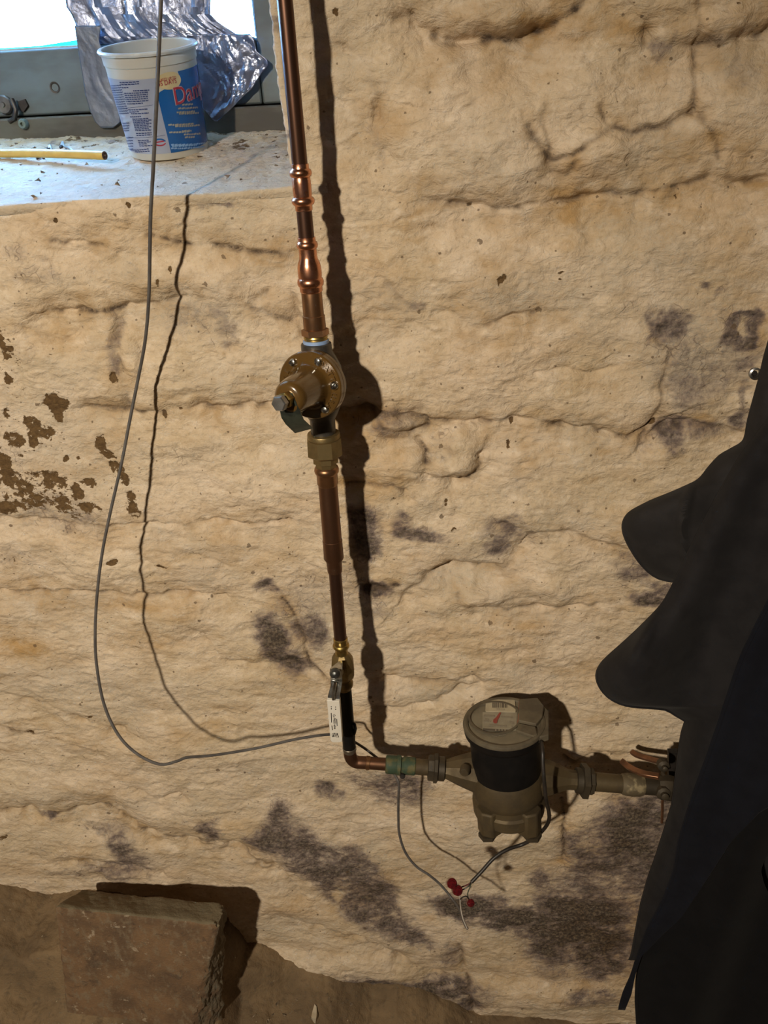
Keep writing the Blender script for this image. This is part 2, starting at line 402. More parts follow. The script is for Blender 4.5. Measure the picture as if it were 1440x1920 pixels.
# (pixels, groove half-width m, groove depth m, shoulder width m, shoulder depth m, dirt 0..1)
CREASE = [
    ([(280, 440), (340, 450), (400, 460), (470, 476), (540, 480)], .004, .006, .030, .006, .75),
    ([(95, 452), (140, 456), (190, 455)], .003, .004, .025, .005, .55),
    ([(100, 588), (150, 585), (200, 583), (240, 570), (290, 568), (345, 562)], .004, .008, .035, .010, .8),
    ([(205, 590), (212, 630), (222, 665), (236, 690), (238, 720), (241, 768)], .006, .008, .018, .004, .45),
    ([(170, 768), (250, 772), (330, 768), (420, 770), (470, 758), (540, 766), (640, 772), (690, 770)], .004, .007, .030, .008, .6),
    ([(690, 770), (740, 775), (800, 786), (880, 795), (960, 796), (1050, 798), (1110, 806), (1160, 820), (1190, 816), (1222, 800)], .004, .008, .035, .008, .6),
    ([(805, 55), (830, 76), (880, 78), (930, 72), (975, 74), (1030, 58), (1070, 30), (1100, -10)], .006, .010, .040, .012, .85),
    ([(1215, 60), (1228, 84), (1280, 84), (1340, 80), (1400, 74), (1460, 56)], .006, .009, .045, .012, .6),
    ([(1306, -20), (1305, 60), (1304, 130), (1300, 180), (1298, 208)], .0025, .004, .010, .002, .55),
    ([(1298, 208), (1265, 228), (1225, 238), (1180, 246), (1150, 240), (1128, 250), (1100, 270), (1065, 290), (1035, 302), (1015, 285), (1000, 250), (990, 232)], .004, .004, .012, .002, .6),
    ([(1310, 212), (1330, 250), (1345, 305)], .003, .003, .010, .002, .4),
    ([(1030, 302), (1040, 325), (1065, 335), (1078, 300)], .004, .003, .010, .002, .55),
    ([(1140, 240), (1132, 210), (1130, 195)], .003, .003, .008, .001, .5),
    ([(1030, 300), (1025, 260), (1015, 225), (1020, 195)], .003, .003, .008, .001, .5),
    ([(790, 372), (840, 384), (890, 390), (960, 386), (1050, 378), (1130, 372), (1210, 362), (1290, 350), (1345, 330), (1390, 345), (1450, 330)], .004, .007, .040, .010, .55),
    ([(728, 530), (748, 558), (775, 576)], .004, .005, .014, .003, .5),
    ([(850, 588), (880, 604), (908, 614), (935, 604), (960, 590), (1000, 585)], .003, .006, .030, .006, .45),
    ([(0, 1522), (60, 1520), (110, 1526), (200, 1512), (240, 1540), (275, 1560), (330, 1574), (400, 1580), (450, 1590), (500, 1620)], .004, .008, .035, .012, .6),
    ([(1054, 1500), (1060, 1545), (1056, 1575), (1055, 1618)], .003, .006, .012, .003, .8),
    ([(676, 1098), (705, 1104), (742, 1096)], .006, .006, .014, .003, .75),
    ([(525, 1120), (548, 1140), (555, 1175), (572, 1205), (575, 1240), (600, 1262), (625, 1288)], .0035, .005, .014, .003, .7),
    ([(500, 545), (470, 570), (520, 590), (552, 605)], .004, .006, .025, .006, .5),
    ([(545, 560), (552, 590), (568, 640)], .004, .005, .014, .003, .55),
    ([(700, 772), (720, 800), (770, 812), (808, 800), (805, 785)], .004, .007, .020, .006, .7),
    ([(782, 826), (798, 850), (803, 870)], .004, .006, .012, .003, .7),
    ([(905, 852), (902, 875), (880, 898), (850, 905), (820, 895)], .005, .012, .022, .008, .45),
    ([(650, 905), (700, 905), (740, 905), (758, 920)], .003, .006, .018, .005, .6),
    ([(760, 1118), (800, 1080), (850, 1066), (900, 1070), (950, 1065), (965, 1040)], .008, .012, .035, .012, .25),
    ([(862, 1110), (868, 1135), (930, 1150), (1000, 1140), (1060, 1140), (1160, 1132)], .004, .007, .030, .007, .4),
    ([(720, 1275), (790, 1278), (860, 1278), (890, 1270), (905, 1285)], .004, .007, .028, .007, .45),
    ([(700, 1330), (760, 1326), (820, 1315), (870, 1295)], .005, .006, .020, .006, .2),
    ([(1220, 825), (1250, 800), (1290, 795), (1330, 800), (1390, 815)], .003, .006, .020, .005, .5),
    ([(1200, 840), (1240, 760), (1245, 690), (1255, 660), (1230, 640)], .002, .003, .010, .002, .45),
    ([(650, 90), (690, 120), (710, 180), (700, 240), (720, 300)], .005, .005, .030, .006, .2),
    ([(610, 180), (640, 200), (680, 230), (700, 290)], .003, .003, .020, .004, .15),
    ([(740, 40), (770, 30), (790, 60), (800, 95)], .004, .005, .02, .004, .3),
    ([(70, 630), (100, 640), (140, 630), (152, 618)], .003, .004, .02, .004, .3),
    ([(0, 972), (90, 976), (160, 985), (270, 985), (400, 975), (470, 985), (540, 980)], .003, .006, .030, .006, .3),
    ([(0, 1108), (100, 1112), (190, 1112), (270, 1118), (340, 1112), (420, 1122)], .003, .007, .030, .006, .45),
    ([(0, 1300), (80, 1320), (160, 1350), (230, 1370)], .004, .005, .035, .007, .15),
    ([(0, 1365), (20, 1372), (52, 1378)], .005, .006, .015, .003, .65),
    ([(540, 1240), (600, 1262), (625, 1288)], .002, .003, .008, .001, .4),
    ([(375, 1190), (420, 1240), (520, 1250)], .003, .004, .03, .006, .15),
    ([(260, 1480), (300, 1500), (340, 1490), (350, 1500)], .003, .005, .02, .005, .2),
    ([(120, 1618), (160, 1615), (220, 1622), (300, 1640)], .005, .007, .02, .006, .3),
    ([(440, 1580), (500, 1600), (560, 1670)], .004, .005, .03, .006, .15),
    ([(530, 1720), (600, 1740), (680, 1760), (760, 1800), (830, 1830)], .005, .007, .03, .008, .2),
    ([(860, 1770), (870, 1810), (880, 1850), (890, 1890)], .005, .008, .02, .006, .6),
    ([(1000, 700), (1060, 690), (1110, 700), (1160, 690)], .003, .004, .03, .005, .15),
    ([(640, 640), (700, 600), (760, 610), (830, 590)], .003, .003, .03, .005, .1),
    ([(1060, 1420), (1080, 1430), (1110, 1415), (1150, 1405)], .003, .004, .012, .003, .45),
    ([(1110, 1400), (1140, 1415), (1200, 1416)], .002, .003, .01, .003, .3),
    ([(300, 1010), (360, 1040), (430, 1060)], .003, .003, .02, .004, .1),
    ([(940, 975), (960, 985), (1000, 1000), (1080, 1000), (1160, 1020), (1200, 1030)], .003, .005, .022, .005, .4),
]
for px, gw, gd, sw, sd, dirt in CREASE:
    d, s, m = poly_dist(warpx, warpz, w2(px), 0.11)
    if not m.any(): continue
    dm = d[m]; sg = s[m]
    wl = np.where(sg > 0, 0.55, 1.3) * sw
    vary = 0.25 + 0.75 * sstep(-0.35, 0.35, fbm(X[m] * 17, Z[m] * 17, 2, 78))
    H[m] -= vary * (gd * np.exp(-(dm / gw) ** 2) + 0.85 * sd * np.exp(-(dm / wl) ** 2))
    H[m] += 0.35 * sd * np.exp(-((dm - 1.6 * sw) / (0.9 * sw)) ** 2)
    brk = sstep(-0.25, 0.25, fbm(X[m] * 35, Z[m] * 35, 2, 77))
    if sw <= .014: brk = 0.4 + 0.6 * brk; dirt = min(1.0, dirt * 1.1)
    grime[m] = np.maximum(grime[m], np.minimum(1.25 * dirt, 1) * (0.12 + 0.88 * brk) * np.exp(-(dm / (gw * 0.8)) ** 2) + 0.25 * dirt * np.exp(-(dm / (sw * 0.5)) ** 2) * brk)
    ochre[m] = np.maximum(ochre[m], 0.55 * min(1, dirt + 0.25) * np.exp(-(dm / (sw * 1.1)) ** 2) * (0.35 + 0.65 * brk))

def ellip(u, v, ru, rv, wx=None, wz=None):
    """soft elliptical falloff on the wall (radii in photograph pixels): (index window, values)"""
    c = P(u, v); k = K(c); a = k * ru; b = k * rv * 1.18
    i0, i1 = np.searchsorted(zs, (c[2] - 1.3 * b - 0.06, c[2] + 1.3 * b + 0.06)); j0, j1 = np.searchsorted(xs, (c[0] - 1.3 * a - 0.06, c[0] + 1.3 * a + 0.06))
    w = (slice(i0, i1), slice(j0, j1))
    x = ((warpx if wx is None else wx)[w] - c[0]) / a; z = ((warpz if wz is None else wz)[w] - c[2]) / b
    return w, np.clip(1.25 - np.sqrt(x * x + z * z), 0, 1.0)
def poly_soft(px, soft):
    p = w2(px); ins = in_poly(mwx, mwz, p)
    d, s, m = poly_dist(mwx, mwz, np.vstack([p, p[:1]]), 0.2)
    sd = np.where(ins, d, -d); sd[~m & ~ins] = -9; sd[~m & ins] = 9
    return sstep(-soft, soft, sd)
for a in [ # mould blooms and painted crevice shade: u, v, ru, rv, strength
    (528, 1215, 38, 58, .95), (548, 1245, 30, 26, .9), (512, 1105, 22, 14, .9), (596, 1183, 28, 30, .8), (540, 1150, 22, 30, .4), (585, 1120, 60, 60, .28),
    (688, 985, 32, 40, .95), (690, 1020, 24, 28, .8), (790, 998, 46, 16, .85), (768, 985, 20, 22, .7), (706, 1102, 32, 13, .85), (700, 1130, 26, 30, .4), (660, 1090, 40, 70, .35),
    (945, 985, 44, 20, .7), (930, 1012, 26, 26, .65), (985, 1000, 40, 16, .45), (1190, 1060, 34, 30, .6), (1206, 1122, 34, 18, .95), (1235, 1095, 26, 20, .7),
    (615, 1490, 28, 20, .85), (740, 1478, 62, 34, .8), (700, 1475, 40, 20, .6), (395, 1556, 24, 26, .75), (350, 1545, 20, 20, .2),
    (225, 1580, 30, 34, .75), (240, 1612, 26, 30, .7), (185, 1552, 40, 16, .45), (215, 1630, 60, 24, .65), (150, 1640, 50, 12, .4), (270, 1620, 18, 40, .5), (90, 1525, 20, 8, .7),
    (1265, 622, 30, 26, .75), (1232, 625, 14, 34, .6), (1300, 690, 70, 60, .42), (1290, 740, 40, 40, .45), (1340, 680, 60, 40, .4), (1255, 830, 36, 26, .8), (1275, 805, 26, 18, .7),
    (1310, 808, 30, 18, .6), (1390, 670, 22, 18, .6), (1385, 735, 14, 40, .45), (1380, 790, 20, 22, .7), (1312, 536, 14, 10, .7), (1345, 538, 10, 12, .6), (1345, 585, 30, 14, .4), (1405, 610, 14, 22, .7), (1368, 620, 12, 22, .8), (1385, 640, 24, 9, .8), (1385, 598, 16, 9, .8),
    (870, 1698, 62, 24, 1.1), (960, 1722, 78, 32, 1.1), (1010, 1660, 24, 40, .6), (1005, 1700, 30, 20, .5), (770, 1790, 60, 40, .2), (930, 1690, 40, 14, .6),
    (1085, 1735, 100, 95, 1.2), (1060, 1770, 80, 70, .9), (1130, 1800, 60, 50, .9), (1120, 1610, 70, 55, .8), (1190, 1560, 80, 70, 1.0), (1230, 1520, 50, 50, .9), (1200, 1650, 70, 80, .7), (1090, 1580, 50, 30, .6), (1110, 1860, 60, 20, .6), (1230, 1750, 60, 100, .6), (1150, 1680, 130, 170, .62), (1100, 1760, 110, 80, .95), (1215, 1600, 60, 120, .8), (1010, 1745, 60, 40, .7),
    (840, 1790, 26, 40, .5), (800, 1850, 110, 26, .9), (680, 1830, 60, 24, .8), (740, 1850, 60, 28, .9), (880, 1880, 40, 20, .8),  # shade of the dark crevice at the wall's foot, painted in
    (360, 600, 40, 26, .30), (425, 608, 30, 26, .42), (395, 590, 70, 18, .22), (60, 525, 50, 20, .3), (35, 480, 26, 14, .35), (95, 510, 16, 30, .3), (30, 1045, 70, 26, .30), (215, 625, 14, 40, .5), (232, 680, 10, 20, .5),
    (420, 395, 40, 7, .55), (385, 390, 12, 10, .4), (745, 800, 60, 22, .4), (820, 840, 26, 26, .25), (770, 565, 12, 12, .4), (1230, 70, 16, 14, .5), (700, 240, 20, 60, .22), (1390, 120, 40, 30, .25),
    (50, 640, 26, 60, .2), (0, 850, 60, 120, .22), (120, 960, 90, 30, .4)]:
    u, v, ru, rv, st = a
    w, e = ellip(u, v, ru * 1.18, rv * 1.18, mwx, mwz); mold_shade[w] = np.maximum(mold_shade[w], st * np.clip(1.3 * e, 0, 1))
BAND = [(460, 1556), (490, 1535), (508, 1500), (535, 1498), (552, 1540), (590, 1566), (650, 1584), (700, 1612), (742, 1660), (752, 1715), (800, 1752), (825, 1785), (770, 1770),
        (700, 1740), (640, 1716), (600, 1690), (570, 1650), (520, 1610), (480, 1590)]
mold_shade = np.maximum(mold_shade, 0.80 * poly_soft(BAND, 0.028))
mold_shade = mold_shade * np.clip(1.0 + 0.70 * mtex + 0.75 * mbig, 0, 1.3)
for a in ((633, 1683, 12, 16), (1384, 620, 9, 9)):
    w, e = ellip(*a); mold_shade[w] -= 0.8 * e

for a in [ # flaked-off coat: u, v, ru, rv, strength
    (104, 755, 26, 18, 1), (104, 778, 12, 16, .8), (62, 800, 18, 22, .85), (82, 815, 22, 12, .7), (28, 824, 26, 14, .75), (62, 828, 14, 14, .8), (5, 640, 12, 40, .8), (22, 655, 14, 22, .5),
    (15, 715, 9, 12, .8), (12, 775, 8, 14, .7), (35, 675, 16, 16, .4), (190, 838, 14, 18, .8), (205, 855, 22, 12, .75), (215, 880, 16, 16, .8), (222, 880, 12, 20, .7), (233, 902, 12, 12, .75), (243, 928, 12, 12, .7),
    (252, 950, 14, 16, .8), (262, 965, 10, 12, .6), (170, 905, 14, 10, .8), (150, 922, 14, 18, .8), (165, 950, 16, 12, .8), (34, 852, 8, 6, .7), (124, 859, 6, 7, .8), (149, 856, 5, 5, .7),
    (10, 880, 22, 40, .8), (45, 915, 26, 22, .75), (100, 905, 40, 18, .7), (80, 890, 40, 12, .6), (120, 945, 26, 22, .75), (60, 945, 60, 18, .62), (10, 950, 30, 20, .85), (140, 965, 26, 10, .5),
    (185, 945, 14, 10, .5), (222, 706, 7, 10, 1.1), (214, 1046, 14, 6, .8), (303, 1058, 14, 5, .7), (170, 1340, 8, 5, .6), (1222, 800, 9, 8, .9), (55, 1375, 14, 6, .6), (10, 1570, 12, 8, .7),
    (110, 408, 6, 7, .8), (240, 383, 6, 8, .8), (320, 505, 5, 10, .7), (298, 525, 4, 8, .7), (470, 703, 7, 5, .7), (957, 835, 4, 12, .6), (955, 800, 6, 6, .6), (832, 940, 4, 9, .7), (735, 930, 7, 6, .5), (852, 988, 6, 8, .5),
    (1380, 15, 10, 10, .5), (938, 522, 10, 12, .5), (1052, 515, 10, 8, .5), (305, 775, 6, 10, .8), (337, 768, 6, 4, .7), (880, 386, 12, 6, .7), (632, 15, 8, 8, .8), (1273, 375, 6, 6, .7), (1320, 388, 5, 8, .6),
    (60, 915, 130, 55, .42), (60, 820, 90, 50, .30), (20, 690, 60, 90, .28), (225, 905, 45, 70, .30), (150, 880, 60, 60, .20), (30, 1045, 70, 20, .26), (100, 660, 80, 60, .2)]:
    u, v, ru, rv, st = a
    w, e = ellip(u, v, ru, rv); flake[w] = np.maximum(flake[w], st * np.clip(1.3 * e, 0, 1))
ochre += 0.22 * sstep(0.0, 0.45, X) * (0.5 + 0.5 * fbm(X * 4, Z * 6, 3, 116)) + 0.45 * sstep(0.0, 0.5, fbm(X * 5, Z * 8, 4, 111)) + 0.42 * sstep(0.05, 0.5, fbm(warpx * 13, warpz * 26, 4, 112)) * sstep(-0.2, 0.3, fbm(X * 3, Z * 3, 2, 113)); grey += 0.35 * sstep(0.05, 0.5, fbm(X * 6 + 4, Z * 9, 4, 114))
mold_shade = np.maximum(mold_shade, 0.30 * sstep(0.28, 0.6, fbm(warpx * 9, warpz * 14, 4, 115)))
for a in [ # yellow-brown staining
    (40, 1215, 80, 34, .9), (120, 1235, 60, 20, .5), (250, 1132, 120, 16, .8), (340, 1150, 60, 16, .5), (270, 1410, 30, 16, .5), (430, 1330, 60, 16, .4), (210, 1450, 70, 30, .3),
    (700, 520, 120, 60, .35), (660, 690, 60, 70, .25), (985, 850, 30, 50, .6), (1000, 780, 60, 16, .5), (1020, 640, 120, 60, .35), (1380, 560, 90, 90, .55), (1360, 400, 110, 160, .45), (1425, 615, 30, 60, .7),
    (1200, 420, 160, 80, .3), (1000, 1170, 60, 30, .6), (990, 1230, 30, 60, .45), (830, 1195, 70, 34, .5), (900, 1215, 60, 20, .4), (560, 1270, 60, 30, .5), (520, 1040, 60, 40, .3), (930, 140, 200, 60, .2), (40, 385, 60, 60, .3), (1130, 1260, 100, 60, .4),
    (900, 690, 160, 60, .3), (1130, 720, 100, 60, .3), (800, 160, 50, 40, .2), (90, 440, 80, 60, .35), (140, 640, 60, 40, .2), (350, 780, 120, 40, .2), (640, 1690, 120, 60, .45), (560, 1700, 120, 40, .5), (470, 1590, 40, 40, .5), (950, 1480, 260, 90, .15),
    (1180, 1750, 200, 200, .75), (1000, 1820, 260, 80, .4), (880, 1510, 60, 20, .5), (480, 1060, 40, 30, .4), (1150, 1440, 100, 80, .3), (300, 1640, 260, 20, .35), (220, 1000, 60, 12, .4), (700, 850, 90, 60, .25)]:
    u, v, ru, rv, st = a
    w, e = ellip(u, v, ru, rv); ochre[w] = np.maximum(ochre[w], st * e)
for a in [ # thin grey-green wash
    (150, 1290, 240, 60, .4), (80, 1130, 160, 30, .35), (360, 580, 160, 40, .5), (960, 560, 140, 40, .5), (700, 560, 120, 30, .4), (420, 720, 120, 40, .3), (900, 310, 100, 70, .35), (120, 850, 160, 120, .35), (1290, 640, 120, 110, .5),
    (850, 1090, 110, 30, .5), (600, 1180, 90, 90, .35), (420, 1730, 200, 40, .4), (540, 350, 60, 120, .35), (640, 120, 60, 140, .35), (420, 400, 120, 60, .4), (760, 1620, 200, 60, .3), (1020, 980, 120, 30, .4), (820, 1300, 90, 22, .6)]:
    u, v, ru, rv, st = a
    w, e = ellip(u, v, ru, rv); grey[w] = np.maximum(grey[w], st * e)
for a in [(872, 845, 46, 46, .016), (850, 880, 50, 24, .012), (745, 800, 60, 20, .010), (760, 870, 60, 34, .010), (910, 1115, 60, 26, .010), (1040, 1110, 40, 34, .010), (640, 1040, 60, 60, .006), (590, 1020, 40, 26, -.006),
          (870, 1085, 80, 22, -.014), (900, 330, 120, 60, .008), (1120, 290, 90, 40, .010), (340, 520, 160, 40, .010), (260, 640, 36, 60, -.006), (250, 670, 24, 40, .008), (90, 620, 60, 26, -.007), (300, 1400, 160, 60, .008),
          (500, 900, 150, 60, .008), (650, 1690, 120, 40, -.010), (900, 1560, 120, 40, .008), (200, 1590, 160, 40, .010), (620, 1810, 200, 40, .020), (1000, 1860, 200, 40, .02), (1000, 110, 120, 50, -.008), (1350, 50, 90, 26, .010), (940, 30, 90, 30, .012)]:
    u, v, ru, rv, hh = a
    w, e = ellip(u, v, ru, rv); H[w] += hh * sstep(0, 1, e)
H -= 0.0012 * sstep(0.45, 0.6, flake)
edge = sstep(0.05, 0.0, np.abs(X - jamb_x(Z))) * (Z > sill_z(X) - 0.05)       # flatten towards the opening's corner
H *= 1 - 0.8 * edge

ny, nx = X.shape
keep_v = ~((X > OPEN_L) & (X < jamb_x(Z)) & (Z > sill_z(X)) & (Z < OPEN_T))
idx = np.arange(ny * nx).reshape(ny, nx)
q = np.stack([idx[:-1, :-1], idx[:-1, 1:], idx[1:, 1:], idx[1:, :-1]], -1).reshape(-1, 4)
q = q[keep_v.ravel()[q].all(1)]
used = np.zeros(ny * nx, bool); used[q.ravel()] = True
remap = np.cumsum(used) - 1
q = remap[q]
co = np.stack([X.ravel(), -H.ravel(), Z.ravel()], -1)[used]
me = bpy.data.meshes.new('wall_front')
me.vertices.add(len(co)); me.vertices.foreach_set('co', co.ravel().astype(np.float32))
me.loops.add(q.size); me.loops.foreach_set('vertex_index', q.ravel().astype(np.int32))
me.polygons.add(len(q)); me.polygons.foreach_set('loop_start', (np.arange(len(q)) * 4).astype(np.int32))
me.update(calc_edges=True); me.shade_smooth()
for nm, arr in (('mold_shade', mold_shade), ('flake', flake), ('ochre', ochre), ('grey', grey), ('grime', grime)):
    at = me.attributes.new(nm, 'FLOAT', 'POINT'); at.data.foreach_set('value', np.clip(arr, 0, 1.2).ravel()[used].astype(np.float32))
me.materials.append(M_PLASTER)
wall = bpy.data.objects.new('wall_front', me); COL.objects.link(wall)
tag(wall, 'uneven limewashed stone wall with cracks and dark mould blooms', kind='structure')

def field_mesh(name, Xg, Yg, Zg, material, attrs=None, parent=None):
    ny, nx = Xg.shape; off = root_loc(parent)
    co = np.stack([Xg.ravel(), Yg.ravel(), Zg.ravel()], -1) - off
    idx = np.arange(ny * nx).reshape(ny, nx)
    q = np.stack([idx[:-1, :-1], idx[:-1, 1:], idx[1:, 1:], idx[1:, :-1]], -1).reshape(-1, 4)
    me = bpy.data.meshes.new(name)
    me.vertices.add(len(co)); me.vertices.foreach_set('co', co.ravel().astype(np.float32))
    me.loops.add(q.size); me.loops.foreach_set('vertex_index', q.ravel().astype(np.int32))
    me.polygons.add(len(q)); me.polygons.foreach_set('loop_start', (np.arange(len(q)) * 4).astype(np.int32))
    me.update(calc_edges=True); me.shade_smooth()
    for nm, arr in (attrs or {}).items():
        at = me.attributes.new(nm, 'FLOAT', 'POINT'); at.data.foreach_set('value', arr.ravel().astype(np.float32))
    me.materials.append(material)
    o = bpy.data.objects.new(name, me); COL.objects.link(o)
    if parent is not None: o.parent = parent
    return o

# ------------------------------------------------------------------ sloping window sill and the jamb
YF = 0.30                                     # face of the window frame
BK = [P(0, 262, YF), P(300, 256, YF), P(545, 246, YF)]
def sill_back(x): return lerp_poly([(p[0], p[2]) for p in BK], x)
def sill_base(x, y):
    x = np.asarray(x, float); y = np.asarray(y, float)
    # an x at depth y slides along with the view-independent splay of the opening
    return sill_z(x) + (sill_back(x) - sill_z(x)) * np.clip(y / YF, 0, 1.1)
def sill_h(x, y): return float(sill_base(x, y)) + 0.0
gx = np.linspace(OPEN_L - 0.02, -0.135, 420)
sy = np.concatenate([[-0.0005, -0.0035, -0.0045, -0.003, 0.002], np.linspace(0.008, 0.34, 170)])
Xs, Ys = np.meshgrid(gx, sy)
Zs = sill_base(Xs, np.maximum(Ys, 0.0))
rough = 0.0035 * fbm(Xs * 22, Ys * 22, 4, 91) + 0.0012 * fbm(Xs * 120, Ys * 120, 3, 92)
dirt = sstep(0.12, 0.26, Ys + 0.07 * fbm(Xs * 9, Ys * 9, 3, 93) + 0.10 * sstep(-0.45, -0.2, Xs))
rough = rough + dirt * (0.004 * np.abs(fbm(Xs * 45, Ys * 60, 4, 94)) + 0.004)
Zs = Zs + rough * sstep(0.0, 0.02, Ys) + 0.002 * fbm(Xs * 18, Ys * 0 + 3, 3, 95)
Zs[0] -= 0.012; Zs[1] -= 0.007; Zs[2] -= 0.003; Zs[3] -= 0.0008
mo = np.clip(0.3 * sstep(0.1, 0.4, fbm(Xs * 30, Ys * 30, 4, 96)) * (0.3 + dirt), 0, 1)
sill = field_mesh('trim_1', Xs, Ys, Zs, M_PLASTER, {'mold_shade': mo + 0.25 * dirt * sstep(-.1, .4, fbm(Xs * 50, Ys * 70, 3, 97)), 'ochre': 0.80 * dirt, 'grey': 0.5 + 0 * dirt, 'flake': 0.62 * dirt * sstep(-0.1, 0.45, fbm(Xs * 26, Ys * 40, 3, 98)), 'grime': 0 * mo})
tag(sill, 'sloping plastered window sill strewn with dirt', kind='structure')

jz = np.linspace(P(545, 352)[2] - 0.012, OPEN_T, 260); jy = np.concatenate([[0.0005, -0.004, -0.005, -0.002], np.linspace(0.006, 0.34, 60)])
Jy, Jz = np.meshgrid(jy, jz)
Jx = jamb_x(Jz) + 0.004 * fbm(Jy * 20, Jz * 25, 4, 71) + 0.0022 * fbm(Jy * 90, Jz * 90, 3, 72) + 0.10 * np.clip(Jy, 0, 1)
Jx[:, 0] += 0.014; Jx[:, 1] += 0.009; Jx[:, 2] += 0.003
jm = 0.55 * sstep(0.05, 0.45, fbm(Jy * 60, Jz * 60, 3, 73)) * (Jy < 0.02)
jamb = field_mesh('trim_2', Jx, Jy, Jz, M_PLASTER, {'mold_shade': jm, 'grey': 0 * jm + 0.3})
tag(jamb, 'plastered right-hand reveal of the window opening', kind='structure')

# ------------------------------------------------------------------ earth floor heaped against the wall
JUNC = [(-60, 1640), (0, 1657), (45, 1668), (85, 1682), (120, 1672), (160, 1668), (250, 1675), (340, 1688), (430, 1722), (462, 1766), (490, 1772), (535, 1790), (580, 1796), (620, 1806), (652, 1822), (700, 1842),
        (745, 1838), (790, 1848), (840, 1868), (880, 1892), (920, 1902), (1000, 1908), (1100, 1918), (1200, 1925), (1500, 1945)]
jw = w2(JUNC)
def junc_z(x): return np.interp(x, jw[:, 0], jw[:, 1])
gx = np.concatenate([np.linspace(-2.02, -1.3, 20)[:-1], np.linspace(-1.3, 0.8, 560), np.linspace(0.8, 1.52, 20)[1:]])
gy = np.concatenate([np.linspace(-3.32, -0.75, 40)[:-1], np.linspace(-0.75, 0.05, 300)])
GX, GY = np.meshgrid(gx, gy)
def ground_z(x, y):
    x = np.asarray(x, float); y = np.asarray(y, float)
    z0 = junc_z(x); d = np.maximum(-y, 0)
    ledge = 0.125 * sstep(-0.30, -0.60, x) + 0.012 * fbm(x * 9, x * 0 + 2, 3, 51)
    w = 0.035
    low = np.maximum(z0 - 0.105 * sstep(-0.25, -0.6, x), 0.0)
    near = z0 - 0.10 * d
    far = low - 0.42 * np.maximum(d - ledge, 0)
    z = near + (far - near) * sstep(ledge, ledge + w, d)
    z = np.maximum(z, -0.03 - 0 * z)
    z = z + 0.010 * fbm(x * 7, y * 7, 3, 52) + 0.006 * fbm(x * 28, y * 28, 4, 53) + 0.003 * fbm(x * 90, y * 90, 3, 54)
    return z
GZ = ground_z(GX, GY)
def soil():
    k = N('damp_earth')
    a = k.noise(7.0, 5, 0.6); b = k.noise(60.0, 5, 0.65); c3 = k.noise(260.0, 3, 0.6)
    c = k.mix(k.rng(a, 0.35, 0.65), (0.220, 0.150, 0.080), (0.130, 0.088, 0.048))
    c = k.mix(k.math('MULTIPLY', k.rng(b, 0.5, 0.7), 0.6), c, (0.085, 0.06, 0.036))
    vo = k.n.new('ShaderNodeTexVoronoi'); vo.inputs['Scale'].default_value = 55.0
    k.link(k.tc.outputs['Object'], vo.inputs['Vector'])
    sp = k.n.new('ShaderNodeSeparateColor'); k.link(vo.outputs['Color'], sp.inputs[0])
    s = k.math('LESS_THAN', k.math('ADD', vo.outputs['Distance'], k.math('MULTIPLY', k.math('SUBTRACT', c3, 0.5), 0.3)), k.rng(sp.outputs[0], 0.8, 1.0, 0.0, 0.15, smooth=False))
    c = k.mix(k.math('MULTIPLY', s, k.rng(a, 0.4, 0.6)), c, (0.42, 0.35, 0.25))
    k.link(c, k.b.inputs['Base Color']); k.b.inputs['Roughness'].default_value = 0.9
    k.bump(k.math('ADD', b, k.math('MULTIPLY', c3, 0.4)), 0.6, 0.006)
    return k.m
M_SOIL = soil()
tag(field_mesh('floor', GX, GY, GZ, M_SOIL), 'brown earth floor heaped against the wall', kind='structure')

# ------------------------------------------------------------------ rest of the cellar room
M_ROOM = mat('cellar_plaster', (0.62, 0.55, 0.45), (0.50, 0.44, 0.35), 0.9, scale=5, bump=0.3, bscale=40)
M_JOIST = mat('ceiling_boards', (0.34, 0.26, 0.18), (0.24, 0.18, 0.12), 0.8, scale=8, stretch=(1, 12, 1))
for nm, a, b, m in (('wall_back', (-2.1, -3.4, -0.3), (1.6, -3.3, 2.9), M_ROOM), ('wall_left', (-2.1, -3.3, -0.3), (-2.0, 0.05, 2.9), M_ROOM),
                    ('wall_right', (1.5, -3.3, -0.3), (1.6, 0.05, 2.9), M_ROOM), ('ceiling', (-2.1, -3.4, 2.84), (1.6, 0.1, 2.95), M_JOIST)):
    tag(obj(nm, *g_box(a, b), m, smooth=False), kind='structure')
for nm, a, b in (('trim_3', (OPEN_L - 0.12, 0.0, 1.6), (OPEN_L, 0.36, OPEN_T + 0.1)), ('trim_4', (OPEN_L - 0.12, 0.0, OPEN_T), (-0.05, 0.36, OPEN_T + 0.1))):
    tag(obj(nm, *g_box(a, b), M_PLASTER, smooth=False), kind='structure')

